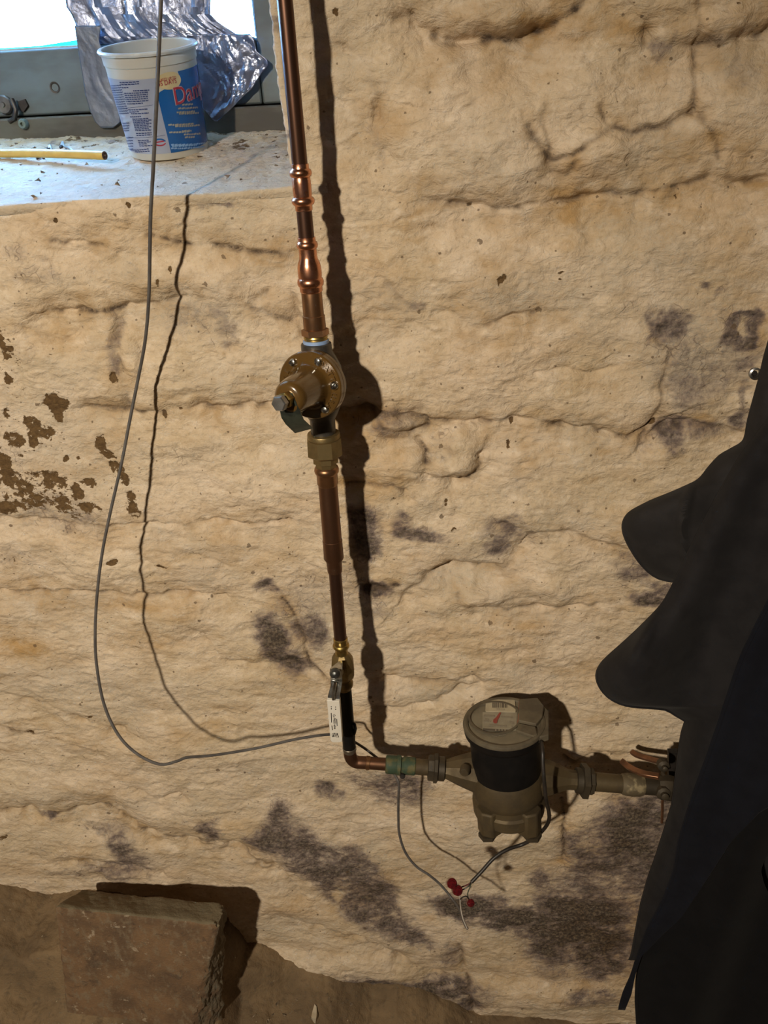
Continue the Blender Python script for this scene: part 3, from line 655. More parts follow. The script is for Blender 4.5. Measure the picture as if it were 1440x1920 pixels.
# ------------------------------------------------------------------ window
M_GREEN = mat('worn_green_paint', (0.115, 0.145, 0.150), (0.075, 0.090, 0.090), 0.55, scale=18, bump=0.25, bscale=120, stretch=(0.4, 1, 1))  # blue of the lens haze is mixed into this green-grey paint
M_FRAME2 = mat('grimy_frame_wood', (0.105, 0.100, 0.080), (0.065, 0.058, 0.046), 0.75, scale=24, bump=0.4, bscale=90, stretch=(0.4, 1, 1))
M_DARK = mat('blackened_iron', (0.035, 0.033, 0.032), (0.06, 0.05, 0.045), 0.45, metal=0.6, scale=80)
M_STEEL = mat('worn_zinc', (0.42, 0.42, 0.42), (0.28, 0.27, 0.26), 0.35, metal=0.9, scale=70)
def glass_mat(name, tint, gloss):
    k = N(name); k.n.remove(k.b)
    out = k.n['Material Output']; tr = k.n.new('ShaderNodeBsdfTransparent'); tr.inputs[0].default_value = (*tint, 1)
    gl = k.n.new('ShaderNodeBsdfGlossy'); gl.inputs['Roughness'].default_value = 0.05
    mx = k.n.new('ShaderNodeMixShader'); fac = k.rng(k.noise(9, 3), 0.3, 0.7, gloss * 0.7, gloss * 1.3)
    k.link(fac, mx.inputs[0]); k.link(tr.outputs[0], mx.inputs[1]); k.link(gl.outputs[0], mx.inputs[2]); k.link(mx.outputs[0], out.inputs[0])
    return k.m
M_GLASS = glass_mat('window_glass', (0.93, 0.97, 0.96), 0.06)
def translucent_mat(name, col, opacity=0.8):
    k = N(name); k.n.remove(k.b); out = k.n['Material Output']
    tl = k.n.new('ShaderNodeBsdfTranslucent'); df = k.n.new('ShaderNodeBsdfDiffuse'); a = k.n.new('ShaderNodeMixShader')
    c = k.mix(k.rng(k.noise(40, 3), 0.35, 0.65), col, tuple(x * 0.7 for x in col))
    k.link(c, tl.inputs[0]); k.link(c, df.inputs[0]); a.inputs[0].default_value = 0.35
    k.link(tl.outputs[0], a.inputs[1]); k.link(df.outputs[0], a.inputs[2])
    tr = k.n.new('ShaderNodeBsdfTransparent'); b = k.n.new('ShaderNodeMixShader'); b.inputs[0].default_value = opacity
    k.link(tr.outputs[0], b.inputs[1]); k.link(a.outputs[0], b.inputs[2]); k.link(b.outputs[0], out.inputs[0])
    return k.m
M_TEAL = translucent_mat('teal_glazing_strip', (0.02, 0.75, 0.50), 0.9)
M_FILM = translucent_mat('plastic_film', (0.75, 0.80, 0.88), 0.35)

win = thing('window_1', (-0.6, YF, float(sill_back(-0.5))), 'green-painted wooden cellar window with taped panes', None); win['kind'] = 'structure'
zr = P(70, 92, YF)[2]                                   # top of the bottom rail
zs_ = P(270, 207, YF)[2]                                # joint between rail and frame
z0 = float(sill_back(-0.5)) - 0.05
xL, xR = OPEN_L - 0.05, -0.08
x_st = P(478, 60, YF)[0]                                # left edge of the right stile
x_m0, x_m1 = P(146, 60, YF)[0], P(392, 30, YF)[0]
x_s2 = P(489, 160, YF)[0]
zT = OPEN_T + 0.05
bevel(obj('frame_rail', *g_box((xL, YF - 0.012, z0), (xR, YF + 0.06, zs_ - 0.0015)), M_FRAME2, win), 0.003)
obj('light_stop', *g_box((xL, YF + 0.030, z0), (xR, YF + 0.058, zr - 0.004)), M_FRAME2, win, smooth=False)  # unseen backing, added to stop daylight leaking through the rail joint
bevel(obj('bottom_rail', *g_box((xL, YF, zs_ + 0.0005), (x_s2 - 0.001, YF + 0.045, zr)), M_GREEN, win), 0.003)
bevel(obj('stile', *g_box((x_s2 + 0.0005, YF - 0.001, zs_ + 0.0005), (xR, YF + 0.05, zT)), M_GREEN, win), 0.003)
bevel(obj('sash_stile', *g_box((x_st, YF + 0.004, zr), (x_s2 - 0.001, YF + 0.045, zT)), M_GREEN, win), 0.002)
bevel(obj('mullion', *g_box((x_m0 + 0.004, YF + 0.006, zr), (x_m0 + 0.05, YF + 0.045, zT)), M_GREEN, win), 0.002)
obj('pane', *g_box((xL, YF + 0.026, zr - 0.004), (x_m0 + 0.006, YF + 0.029, zT)), M_GLASS, win, smooth=False)
obj('pane', *g_box((x_m0 + 0.045, YF + 0.026, zr - 0.004), (x_st + 0.004, YF + 0.029, zT)), M_GLASS, win, smooth=False)
stp = P(140, 66, YF + 0.02)[2]
obj('glazing_strip', *g_prism([(xL, YF + 0.022, zr - 0.001), (x_m0 + 0.004, YF + 0.022, zr - 0.001), (x_m0 + 0.004, YF + 0.022, zr + 0.011), (P(60, 80, YF)[0], YF + 0.022, zr + 0.005), (xL, YF + 0.022, zr + 0.003)], (0, 0.003, 0)), M_TEAL, win, smooth=False)
obj('glazing_bead', *g_box((xL, YF + 0.004, zr - 0.001), (x_m0 + 0.004, YF + 0.020, zr + 0.0025)), mat('chalky_bead', (0.45, 0.52, 0.52), (0.3, 0.36, 0.36), 0.6, scale=60), win)
# dark plugged screw hole in the rail
c = P(103, 164, YF); kk = K(c)
obj('screw_hole', *g_lathe_axis(c + np.array([0, -0.0006, 0]), (0, -1, 0), [(-0.004, 9.5 * kk), (0.0006, 9.5 * kk), (0.0004, 7 * kk), (-0.003, 4 * kk)], 20), M_DARK, win)
# casement latch
c = P(10, 196, YF); kk = K(c)
lat = obj('latch', *g_lathe_axis(c, (0, -1, 0), [(0, 16 * kk), (0.006, 16 * kk), (0.008, 14 * kk), (0.008, 5 * kk), (0.011, 4 * kk), (0.011, 0.0005)], 24), mat('latch_iron', (0.16, 0.15, 0.14), (0.09, 0.085, 0.08), 0.4, metal=0.5, scale=60), win)
obj('latch_arm', *g_tube([P(22, 186, YF - 0.010), P(30, 206, YF - 0.014), P(27, 222, YF - 0.014), P(18, 228, YF - 0.012)], 4.5 * kk, 10), M_DARK, lat)
obj('latch_knob', *g_lathe_axis(P(47, 232, YF - 0.01), (0, -1, 0), [(0, 9 * kk), (0.008, 9 * kk), (0.011, 7 * kk), (0.011, 3 * kk), (0.007, 2 * kk)], 18), mat('verdigris_knob', (0.13, 0.18, 0.16), (0.08, 0.10, 0.09), 0.6, scale=90), lat)
obj('latch_plate', *g_prism([P(u, v, YF - 0.005) for u, v in ((34, 190), (46, 186), (52, 198), (44, 210), (34, 206))], (0, 0.005, 0)), M_DARK, lat, smooth=False)

# ------------------------------------------------------------------ foil tape on the window
M_FOIL = mat('crumpled_foil', (0.30, 0.335, 0.45), (0.21, 0.235, 0.33), 0.28, metal=0.95, scale=30, bump=0.5, bscale=70, bdist=0.004, rough2=0.45)  # bluish haze from the window is put into the foil's base colour
M_FOIL2 = mat('dull_duct_tape', (0.135, 0.155, 0.20), (0.10, 0.115, 0.15), 0.45, metal=0.55, scale=26, bump=0.35, bscale=60, bdist=0.003)
def ruled(rows, n, Yf, crum, seed, freq=40.0):
    """rows: (v, u_left, u_right) outline in pixels on the window plane -> crumpled sheet grid"""
    rows = np.array(rows, float); vv = np.linspace(rows[0, 0], rows[-1, 0], 48); n = int(n * 0.62)
    g = []
    for v in vv:
        a = np.interp(v, rows[:, 0], rows[:, 1]); b = np.interp(v, rows[:, 0], rows[:, 2])
        g.append([P(a + (b - a) * s, v, Yf) for s in np.linspace(0, 1, n)])
    g = np.array(g)
    A, B = g[..., 0], g[..., 2]
    ridge = np.abs(fbm(A * freq + 2 * fbm(A * 9, B * 9, 2, seed), B * freq * 0.6, 3, seed + 1))
    g[..., 1] -= crum * (0.15 + 1.6 * ridge) + 0.4 * crum * fbm(A * 14, B * 14, 2, seed + 2)
    return g
def sheet(name, g, m, label, cat, thick=0.0006, sharp=16):
    o = field_mesh(name, g[..., 0], g[..., 1], g[..., 2], m); o.data.set_sharp_from_angle(angle=math.radians(sharp))
    s = o.modifiers.new('thickness', 'SOLIDIFY'); s.thickness = thick; s.offset = 0
    if label: tag(o, label, cat)
    return o
sheet('foil_sheet', ruled([(-560, 110, 402), (-120, 118, 398), (-40, 122, 398), (0, 124, 396), (22, 128, 396), (30, 138, 396), (50, 143, 420), (62, 150, 445), (72, 158, 455), (82, 172, 460)], 110, YF - 0.004, 0.008, 201, 30), M_FOIL, 'silver crumpled foil sheet covering the middle of the window', 'foil')
sheet('tape_strip', ruled([(48, 140, 190), (75, 144, 186), (110, 149, 196), (150, 156, 206), (178, 160, 214), (205, 168, 222), (228, 178, 226), (240, 190, 212)], 40, YF - 0.019, 0.0016, 211, 12), M_FOIL2, 'grey duct tape strip hanging down behind the white tub', 'tape')
sheet('foil_flap', ruled([(64, 352, 470), (74, 350, 478), (96, 352, 482), (112, 352, 502), (122, 352, 504), (138, 354, 490), (152, 356, 482), (166, 362, 474), (182, 368, 456), (200, 380, 438), (215, 392, 422), (227, 403, 408)], 90, YF - 0.014, 0.007, 221, 34), M_FOIL, 'torn shiny foil flap with a pointed tip right of the tub', 'foil')
sheet('plastic_film', ruled([(-560, 402, 462), (-120, 398, 470), (0, 396, 474), (30, 396, 475), (58, 420, 476)], 30, YF + 0.012, 0.004, 231, 24), M_FILM, 'clear wrinkled plastic film over the small right-hand pane', 'film')

# ------------------------------------------------------------------ plastic tub on the sill
def sill_hit(u, v):
    d = ray(u, v); t0, t1 = 0.9, 1.9
    for _ in range(50):
        t = 0.5 * (t0 + t1); p = CAM + d * t
        if p[2] > sill_base(p[0], p[1]) + 0.003: t0 = t
        else: t1 = t
    return CAM + d * t0
TB = sill_hit(319, 283); kb = K(TB)
TT = P(276.5, 85, TB[1] - 0.022); kt = K(TT)
t_ax = nrm(TT - TB); t_h = float(np.linalg.norm(TT - TB)); r_b = 71 * kb; r_t = 91.5 * kt
e1, e2, _n = frame_of(t_ax, (0, 1, 0))
e1 = nrm(_r - t_ax * (_r @ t_ax)); e2 = np.cross(t_ax, e1)      # e1 = right, e2 = away from the room
def tub_r(h): return r_b + (r_t * 0.945 - r_b) * h / t_h
def tub_pt(a, h, off=0.0):
    return TB + t_ax * h + (tub_r(h) + off) * (math.sin(a) * e1 - math.cos(a) * e2)
def tub_hit(u, v):
    d = ray(u, v); o = CAM - TB
    R = np.array([e1, e2, t_ax]); o = R @ o; d = R @ d
    k = (tub_r(t_h) - r_b) / t_h
    A = d[0] ** 2 + d[1] ** 2 - k * k * d[2] ** 2; B = 2 * (o[0] * d[0] + o[1] * d[1] - k * d[2] * (r_b + k * o[2])); C = o[0] ** 2 + o[1] ** 2 - (r_b + k * o[2]) ** 2
    D = B * B - 4 * A * C
    t = (-B - math.sqrt(max(D, 0))) / (2 * A); q = o + d * t
    return math.atan2(q[0], -q[1]), q[2]
tub = thing('plastic_tub', TB, 'open white plastic tub with blue and red label on the window sill', 'tub')
M_TUB = mat('milky_plastic', (0.46, 0.445, 0.39), (0.42, 0.405, 0.35), 0.28, scale=6)
k_ = M_TUB.node_tree.nodes['Principled BSDF']; k_.inputs['Subsurface Weight'].default_value = 0.0
pr = [(0.000, r_b * 0.94), (0.0015, r_b), (0.012, tub_r(0.012))]
pr += [(h, tub_r(h)) for h in np.linspace(0.02, t_h * 0.86, 8)] + [(t_h * 0.87, tub_r(t_h * 0.87) + 0.0012), (t_h * 0.965, tub_r(t_h * 0.965) + 0.0012)]
inn = [(t_h * 0.99, tub_r(t_h) - 0.0018), (t_h * 0.5, tub_r(t_h * 0.5) - 0.002), (0.003, r_b - 0.003), (0.003, 0.001)]
obj('tub_wall', *g_lathe([TB + t_ax * h for h, r in pr + inn], [r for h, r in pr + inn], t_ax, 64, True), M_TUB, tub)
rp = [(t_h * 0.962, tub_r(t_h) + 0.001), (t_h * 0.965, r_t), (t_h * 0.985, r_t + 0.001), (t_h, r_t), (t_h * 1.003, r_t - 0.002), (t_h, tub_r(t_h) - 0.0012), (t_h * 0.975, tub_r(t_h) - 0.0018)]
obj('rim', *g_lathe([TB + t_ax * h for h, r in rp], [r for h, r in rp], t_ax, 64, False), mat('rim_plastic', (0.52, 0.53, 0.50), None, 0.3), tub)
def z2(x, y): return (160 + x / 5.5385, 50 + y / 5.537)          # position on the enlarged view of the tub
def patch(name, rows, off, m, parent, n=28):
    """rows of (left pixel, right pixel) wrapped on the tub's wall"""
    v = []; f = []
    for (a, b) in rows:
        aa = tub_hit(*z2(*a)) if isinstance(a, tuple) and len(a) == 2 else a; bb = b if isinstance(b, tuple) and len(b) == 3 else tub_hit(*z2(*b))
        for s in np.linspace(0, 1, n): v.append(tub_pt(aa[0] + (bb[0] - aa[0]) * s, aa[1] + (bb[1] - aa[1]) * s, off))
    for i in range(len(rows) - 1):
        for j in range(n - 1): f.append([i * n + j, i * n + j + 1, (i + 1) * n + j + 1, (i + 1) * n + j])
    return obj(name, v, f, m, parent)
M_LW = mat('label_white', (0.31, 0.34, 0.42), (0.27, 0.30, 0.38), 0.3, scale=20)
M_LB = mat('label_blue', (0.010, 0.095, 0.30), (0.008, 0.078, 0.26), 0.25, scale=14)
M_LR = mat('label_red', (0.34, 0.025, 0.045), None, 0.3)
M_LY = mat('label_cream', (0.50, 0.41, 0.22), (0.46, 0.37, 0.19), 0.3)
M_LP = mat('label_pale', (0.46, 0.46, 0.52), None, 0.3)
M_LG = mat('label_gold', (0.30, 0.29, 0.24), None, 0.35)
M_LN = mat('label_navy', (0.03, 0.05, 0.16), None, 0.4)
def wrap(a0, h0, rows, off, m, name, parent, n=28):
    v = []; f = []
    for (h, a, b) in rows:
        for s in np.linspace(0, 1, n): v.append(tub_pt(a + (b - a) * s, h, off))
    for i in range(len(rows) - 1):
        for j in range(n - 1): f.append([i * n + j, i * n + j + 1, (i + 1) * n + j + 1, (i + 1) * n + j])
    return obj(name, v, f, m, parent)
aR = math.radians(125)
def ah(x, y): return tub_hit(*z2(x, y))
hb = ah(600, 1320)[1]; ht = ah(620, 545)[1]
lab = wrap(0, 0, [(h, math.radians(-100), ah(760, 740)[0] + (ah(890, 1300)[0] - ah(760, 740)[0]) * (1 - (h - hb) / (ht - hb)) + 0.03) for h in np.linspace(hb, ht, 12)], 0.0004, M_LW, 'label_panel', tub, 60)
rows = []
pl = [ah(x, y) for x, y in ((890, 1310), (850, 1130), (800, 930), (757, 750), (745, 690))]
hl = [p[1] for p in pl]; al = [p[0] for p in pl]
hy = ah(985, 520)[1]
for h in np.linspace(hl[0], ah(1000, 452)[1], 30):
    a = np.interp(h, hl, al)
    if h > hl[-1]:
        a = np.interp(h, [hl[-1], hl[-1] + (hy - hl[-1]) * 0.5, hy, ah(960, 460)[1]], [al[-1], ah(900, 600)[0], ah(975, 520)[0], ah(955, 465)[0]])
    rows.append((h, a, aR))
blue = wrap(0, 0, rows, 0.0008, M_LB, 'blue_label', tub, 50)
fc = [ah(870, 565), ah(985, 530), ah(870, 470)]
ca, ch = ah(880, 560); ra = abs(ah(985, 530)[0] - ca); rh = abs(ah(870, 470)[1] - ch) * 1.02
obj('cream_flash', [tub_pt(ca + ra * s * math.cos(t) * (1.25 if math.cos(t) < 0 else 1), ch + rh * s * math.sin(t), 0.0011) for s in (0.02, 0.5, 1) for t in np.linspace(0, 2 * math.pi, 40, endpoint=False)],
    [[i * 40 + k, i * 40 + (k + 1) % 40, (i + 1) * 40 + (k + 1) % 40, (i + 1) * 40 + k] for i in range(2) for k in range(40)], M_LY, tub)
def tub_text(name, s, x, y, size, m, off, slope=0.0, bold=0.0, sx=1.0, parent=None):
    """lettering wrapped round the tub, centred on enlarged-view pixel (x, y); size = cap height in metres"""
    a, h = ah(x, y); v, f = text_geo(s, size / 0.69, bold)
    return obj(name, [tub_pt(a + sx * p[0] / tub_r(h), h + p[1] + slope * p[0], off) for p in v], f, m, parent or tub, smooth=False)
mm = kb / 5.54                                         # metres per enlarged-view pixel
tub_text('lettering', 'Damp', 1105, 672, 150 * mm, M_LP, 0.0011, 0.05, 0.0007, 0.88, blue)
tub_text('lettering', 'Damp', 1105, 672, 150 * mm, M_LR, 0.0020, 0.05, 0.0, 0.88, blue)
tub_text('lettering', 'LASTS UP TO', 852, 540, 22 * mm, M_LR, 0.0018, 0.03, 0, 0.9, blue)
tub_text('lettering', '45 DAYS', 848, 580, 40 * mm, M_LR, 0.0018, 0.03, 0.0, 0.85, blue)
def bars(name, lst, m, off, parent, th=9):
    mb = MB(); rnd = random.Random(5)
    for (x0, x1, y) in lst:
        a, h = ah(x0, y); b, h2 = ah(x1, y - (x1 - x0) * 0.05)
        w = a
        while w < b - 1e-4:
            L = rnd.uniform(0.03, 0.09); e = min(w + L, b)
            t = (w - a) / (b - a); hh = h + (h2 - h) * t; n = 4
            vv = [tub_pt(w + (e - w) * s, hh + dh, off) for dh in (-th * mm / 2, th * mm / 2) for s in np.linspace(0, 1, n)]
            mb.add(vv, [[j, j + 1, n + j + 1, n + j] for j in range(n - 1)]); w = e + (0.012 if th > 4 else -1e-5)
    o = mb.build(name, m, parent, smooth=False)
    if th > 4: o['kind'] = 'stuff'
    return o
L1 = [(360, 560, 578), (370, 560, 600), (385, 450, 632)]
L1 += [(500, 665, 665)] + [(400 + (y - 660) * 0.22, 650, y) for y in range(690, 770, 21)] + [(430, 660, 775), (440, 600, 800)]
L1 += [(450, 650, 862), (460, 560, 884), (480, 660, 902), (470, 580, 935)]
L1 += [(490 + (y - 950) * 0.25, 690 if y % 2 else 660, y) for y in range(958, 1090, 17)] + [(530, 690, 1106), (535, 690, 1126)]
L1 += [(550, 660, 1180), (555, 680, 1198), (560, 640, 1216), (565, 700, 1236), (470, 660, 1275), (520, 670, 1296)]
L1 += [(260 + (y - 600) * 0.33, 370 + (y - 600) * 0.28, y) for y in range(610, 900, 24)] + [(390, 460, y) for y in range(1000, 1100, 26)] + [(430, 500, y) for y in range(1150, 1280, 30)]
bars('small_print', L1, M_LN, 0.0008, lab, 10)
for one in ((320, 700, 828), (450, 830, 1142)): bars('printed_rule', [one], M_LN, 0.0008, lab, 3)
L2 = [(1000, 1110, 812), (960, 1165, 850), (945, 1130, 890), (970, 1170, 905), (860, 1120, 1020), (930, 1180, 1035), (870, 1080, 1098), (1000, 1100, 1085), (1020, 1190, 1120), (1030, 1130, 1150)]
bars('small_print', L2, M_LG, 0.0012, blue, 15)
bars('small_print', [(890, 1240, 1225), (890, 1230, 1262), (900, 1150, 1240)], mat('label_pale_blue', (0.20, 0.36, 0.62), None, 0.3), 0.0012, blue, 14)
# red and blue swirl mark
a0, h0 = ah(775, 1200)
for nm, t0, t1, m in (('swirl_mark', 0.15, 2.9, M_LB), ('swirl_mark', 3.3, 6.0, M_LR)):
    v = []; n = 16
    for i in range(n + 1):
        t = t0 + (t1 - t0) * i / n; w = 0.55 + 0.4 * math.sin(math.pi * i / n)
        for r in (58 * mm, 58 * mm - 22 * mm * w): v.append(tub_pt(a0 + r * math.cos(t) / r_b, h0 + 0.62 * r * math.sin(t), 0.0009))
    obj(nm, v, [[2 * i, 2 * i + 1, 2 * i + 3, 2 * i + 2] for i in range(n)], m, lab, smooth=False)
v = [tub_pt(a0 + x * mm / r_b, h0 + y * mm, 0.0009) for x, y in ((-60, -8), (40, 2), (42, 16), (-60, 4))]
obj('swirl_mark', v, [[0, 1, 2, 3]], M_LR, lab, smooth=False)

# ------------------------------------------------------------------ small things on the sill
def zz(x, y): return (x / 4.8, 230 + y / 4.8)                   # enlarged view of the sill
pts = [sill_hit(*p) + np.array([0, 0, 0.004]) for p in ((-190, 288), (-90, 292), (0, 296), (60, 300), (120, 306), (200, 311))]
off = [0.002, 0.002, 0.002, 0.005, 0.008, 0.009]
pts = [p + np.array([0, 0, o]) for p, o in zip(pts, off)]
cab = thing('cable_offcut', pts[2], 'yellow flat cable offcut lying along the window sill', 'cable')
kk = K(pts[3])
sp = spline(pts, 8); v, f = g_tube(sp, 7.6 * kk, 12)
obj('sheath', v, f, mat('yellow_sheath', (0.62, 0.42, 0.10), (0.55, 0.36, 0.08), 0.4, scale=60), cab)
d = nrm(pts[-1] - pts[-2])
obj('cut_end', *g_lathe_axis(pts[-1] - d * 0.0005, d, [(0, 7.2 * kk), (0.0012, 7.0 * kk), (0.0014, 5.5 * kk), (0.0006, 4.8 * kk), (0.0006, 2 * kk), (0.003, 1.8 * kk), (0.003, 0.0002)], 14), mat('cut_core', (0.16, 0.10, 0.06), (0.05, 0.03, 0.03), 0.6, scale=300), cab)
for lst, lab_ in (((zz(440, 262), zz(462, 244), zz(476, 280), zz(500, 306)), 'thin pale bent metal clip next to the yellow cable'),
                  ((zz(556, 238), zz(572, 214), zz(584, 236), zz(640, 272), zz(706, 308)), 'longer bent metal clip with a knob, near the tub')):
    p3 = [sill_hit(*p) + np.array([0, 0, 0.003 + 0.003 * (i % 2)]) for i, p in enumerate(lst)]
    t = thing('bent_clip', p3[0], lab_, 'metal clip', 'bent clips on the sill')
    obj('wire', *g_tube(spline(p3, 5), 2.2 * kk, 8), mat('pale_wire', (0.50, 0.47, 0.40), (0.35, 0.32, 0.28), 0.35, metal=0.7), t)
    obj('knob', *g_lathe_axis(p3[0] - np.array([0, 0, 0.003]), (0, 0, 1), [(0, 3 * kk), (0.003, 4.5 * kk), (0.005, 3 * kk), (0.006, 0.0003)], 10), M_DARK, t)
p3 = [sill_hit(*zz(*p)) + np.array([0, 0, 0.003]) for p in ((425, 290), (470, 282), (540, 292), (590, 276), (600, 262))]
tag(obj('bent_strap', *g_tube(spline(p3, 5), [2.0 * kk] * 3 + [3.4 * kk] * 14 + [2.2 * kk] * 4, 8), M_DARK), 'black curled strap lying between the two metal clips', 'strap')
# loose crumbs of plaster and dirt
mb = MB(); rnd = random.Random(3)
for i in range(230):
    x = rnd.uniform(-0.72, -0.19); y = rnd.choice([rnd.uniform(0.01, 0.27), rnd.uniform(0.18, 0.28), rnd.uniform(0.2, 0.28)])
    s = rnd.choice([0.0012, 0.0016, 0.0022, 0.0035]); c = np.array([x, y, float(sill_base(x, y)) + 0.002 + s * 0.3])
    if np.linalg.norm((c - TB)[:2]) < r_b + 0.004: continue
    v = [c + s * np.array([rnd.uniform(-1.3, 1.3), rnd.uniform(-1.3, 1.3), rnd.uniform(-0.8, 0.9)]) for _ in range(6)]
    mb.add(v, [[0, 1, 2], [0, 2, 3], [0, 3, 4], [0, 4, 1], [5, 2, 1], [5, 3, 2], [5, 4, 3], [5, 1, 4]])
tag(mb.build('crumbs', mat('dark_crumbs', (0.10, 0.07, 0.05), (0.30, 0.22, 0.14), 0.9, scale=120), smooth=False), 'loose crumbs of dirt scattered over the window sill', 'crumbs', kind='stuff')

# ------------------------------------------------------------------ plumbing materials
M_CU = mat('aged_copper', (0.185, 0.092, 0.052), (0.120, 0.062, 0.036), 0.34, metal=0.85, scale=28, stretch=(1, 1, 0.3), rough2=0.5)
M_CUD = mat('dark_copper', (0.135, 0.070, 0.046), (0.090, 0.048, 0.033), 0.30, metal=0.85, scale=26, stretch=(1, 1, 0.25), rough2=0.42)
M_CUN = mat('bright_copper', (0.78, 0.40, 0.25), (0.62, 0.29, 0.17), 0.20, metal=1.0, scale=30, rough2=0.32)
M_CUB = mat('brown_copper', (0.34, 0.185, 0.095), (0.23, 0.125, 0.066), 0.28, metal=0.9, scale=30, rough2=0.42)
M_BR = mat('brass', (0.50, 0.36, 0.12), (0.36, 0.25, 0.08), 0.24, metal=0.95, scale=50, rough2=0.4)
M_BRD = mat('dull_brass', (0.30, 0.22, 0.10), (0.20, 0.145, 0.065), 0.38, metal=0.8, scale=40, rough2=0.55, bump=0.15)
M_BRZ = mat('old_bronze', (0.115, 0.085, 0.044), (0.076, 0.056, 0.031), 0.55, metal=0.45, scale=30, bump=0.35, bscale=150, rough2=0.7)
M_BRZD = mat('dark_bronze', (0.068, 0.053, 0.034), (0.045, 0.036, 0.024), 0.55, metal=0.4, scale=30, bump=0.35, bscale=140)
M_AMB = mat('amber_enamel', (0.118, 0.063, 0.016), (0.092, 0.050, 0.014), 0.22, metal=0.1, scale=12, coat=0.6)
M_IRON = mat('dark_casting', (0.085, 0.078, 0.070), (0.055, 0.050, 0.045), 0.42, metal=0.5, scale=40, bump=0.2)
M_CHROME = mat('bright_zinc', (0.62, 0.63, 0.60), (0.45, 0.46, 0.44), 0.16, metal=1.0, scale=60, rough2=0.28)
M_TAG = mat('green_tinned_steel', (0.085, 0.105, 0.085), (0.045, 0.055, 0.048), 0.32, metal=0.6, scale=70)
M_VERD = mat('verdigris', (0.040, 0.068, 0.040), (0.11, 0.10, 0.04), 0.7, metal=0.1, scale=55, bump=0.4, bscale=160, lo=0.45, hi=0.62)
M_TEFLON = mat('blue_thread_tape', (0.22, 0.36, 0.66), (0.30, 0.42, 0.66), 0.4, scale=60)
M_BLACK = mat('black_rubber', (0.0060, 0.0060, 0.0065), (0.010, 0.009, 0.009), 0.50, scale=40, spec=0.22)
M_WHITE = mat('white_vinyl', (0.74, 0.70, 0.62), (0.70, 0.66, 0.58), 0.35, scale=20)
M_INK = mat('black_ink', (0.02, 0.018, 0.02), None, 0.5)

# standoff of the vertical run from the wall, x of its axis in the photograph
def so(v): return np.interp(v, [-80, 50, 324, 560, 722, 950, 1160, 1400, 1440], [.074, .075, .076, .080, .086, .092, .104, .118, .120])
def ax(v): return np.interp(v, [-100, 0, 640, 1400, 1500], [524.8, 534, 592.5, 655, 663])
def RP(v): return P(ax(v), v, -so(v))
def turn(name, st, m, parent, seg=32, rot=0.0, caps=True, angle=35):
    """turned piece on the vertical run: stations (v, radius in pixels)"""
    c = [RP(v) for v, r in st]; axd = RP(st[-1][0] + 20) - RP(st[0][0] - 20)
    return obj(name, *g_lathe(c, [r * K(RP(v)) for v, r in st], axd, seg, caps, rot, (1, 0, 0)), m, parent, angle)
def ring(v, r0, r1, w):
    """rounded bead profile"""
    return [(v - w, r0), (v - w * 0.75, r0 + (r1 - r0) * 0.6), (v - w * 0.3, r1 * 0.985), (v, r1), (v + w * 0.3, r1 * 0.985), (v + w * 0.75, r0 + (r1 - r0) * 0.6), (v + w, r0)]

# ---- upper riser
up = thing('copper_riser', RP(640), 'upper copper water pipe with bright press fittings beside the window', 'pipe')
turn('pipe', [(-110, 15.2), (0, 15.0), (150, 14.8), (312, 14.8)], M_CUD, up)
o = turn('press_coupling', [(307, 14.6), (307.5, 16.6), (316, 16.6)] + ring(324.5, 16.8, 21.2, 8) + [(334, 17.4), (344, 17.8), (356, 17.8), (366, 17.4)] + ring(377, 17, 21.8, 8) + [(386, 16.4), (394, 16.2), (395.5, 14.6)], M_CUN, up)
turn('pipe', [(393, 14.7), (450, 14.8)], M_CUD, up)
turn('press_reducer', [(444.5, 14.6), (445, 16.6), (452, 16.6)] + ring(459.5, 16.8, 20.2, 7) + [(468, 16.8), (480, 16.8), (486, 17.6), (492, 20.2), (500, 22.2), (512, 22.6), (519, 22.2)] + ring(529, 21.6, 25.0, 8) + [(538, 21.4), (546, 21.2), (548, 19.2)], M_CUN, up)
turn('adapter_sleeve', [(545, 19.0), (547, 19.4), (591, 19.6), (592, 20.9), (613, 21.2), (617, 20.5)], M_CUB, up)
turn('hex_collar', [(615.5, 22), (617, 25.8), (628, 25.8), (630, 22.5)], M_CUB, up, 6, 0.35, angle=20)
turn('threaded_neck', [(629, 22), (632, 23), (634, 21.6), (636, 22.6), (638, 21.4), (641, 21.4)], M_BR, up)

# ---- pressure regulator
PA = RP(722); D0 = P(583.5, 722, -so(722) - 0.026); kD = K(D0)
D1 = P(523, 757, -so(722) - 0.105)
na = nrm(D1 - D0); LB = float(np.linalg.norm(D1 - D0))
reg = thing('pressure_regulator', RP(790), 'amber enamelled water pressure regulator with round bolted flange', 'regulator')
turn('thread_tape', [(636.5, 22), (637.5, 24.2), (641, 24.6), (644.5, 24.2), (646, 22)], M_TEFLON, reg)
body = turn('body', [(642.5, 26), (644, 29), (660, 29.5), (672, 36), (690, 44), (722, 46), (752, 42), (776, 30), (786, 24), (815, 23.5)], M_IRON, reg, 12, 0.2)
obj('body_barrel', *g_lathe_axis(PA - na * 0.01, na, [(0, 50 * kD), (0.02, 56 * kD), (float(np.linalg.norm(D0 - PA)) + 0.004, 58 * kD)], 40), M_IRON, body)
rf = 64.5 * kD
fl = obj('flange', *g_lathe_axis(D0, na, [(-0.011, rf * 0.96), (-0.010, rf), (-0.0045, rf), (-0.004, rf * 0.985), (-0.0035, rf), (0.003, rf), (0.0045, rf * 0.97), (0.0045, rf * 0.7)], 64), M_AMB, reg)
e1r, e2r, _ = frame_of(na)
if e1r @ _r < 0: e1r = -e1r
if e2r[2] < 0: e2r = -e2r
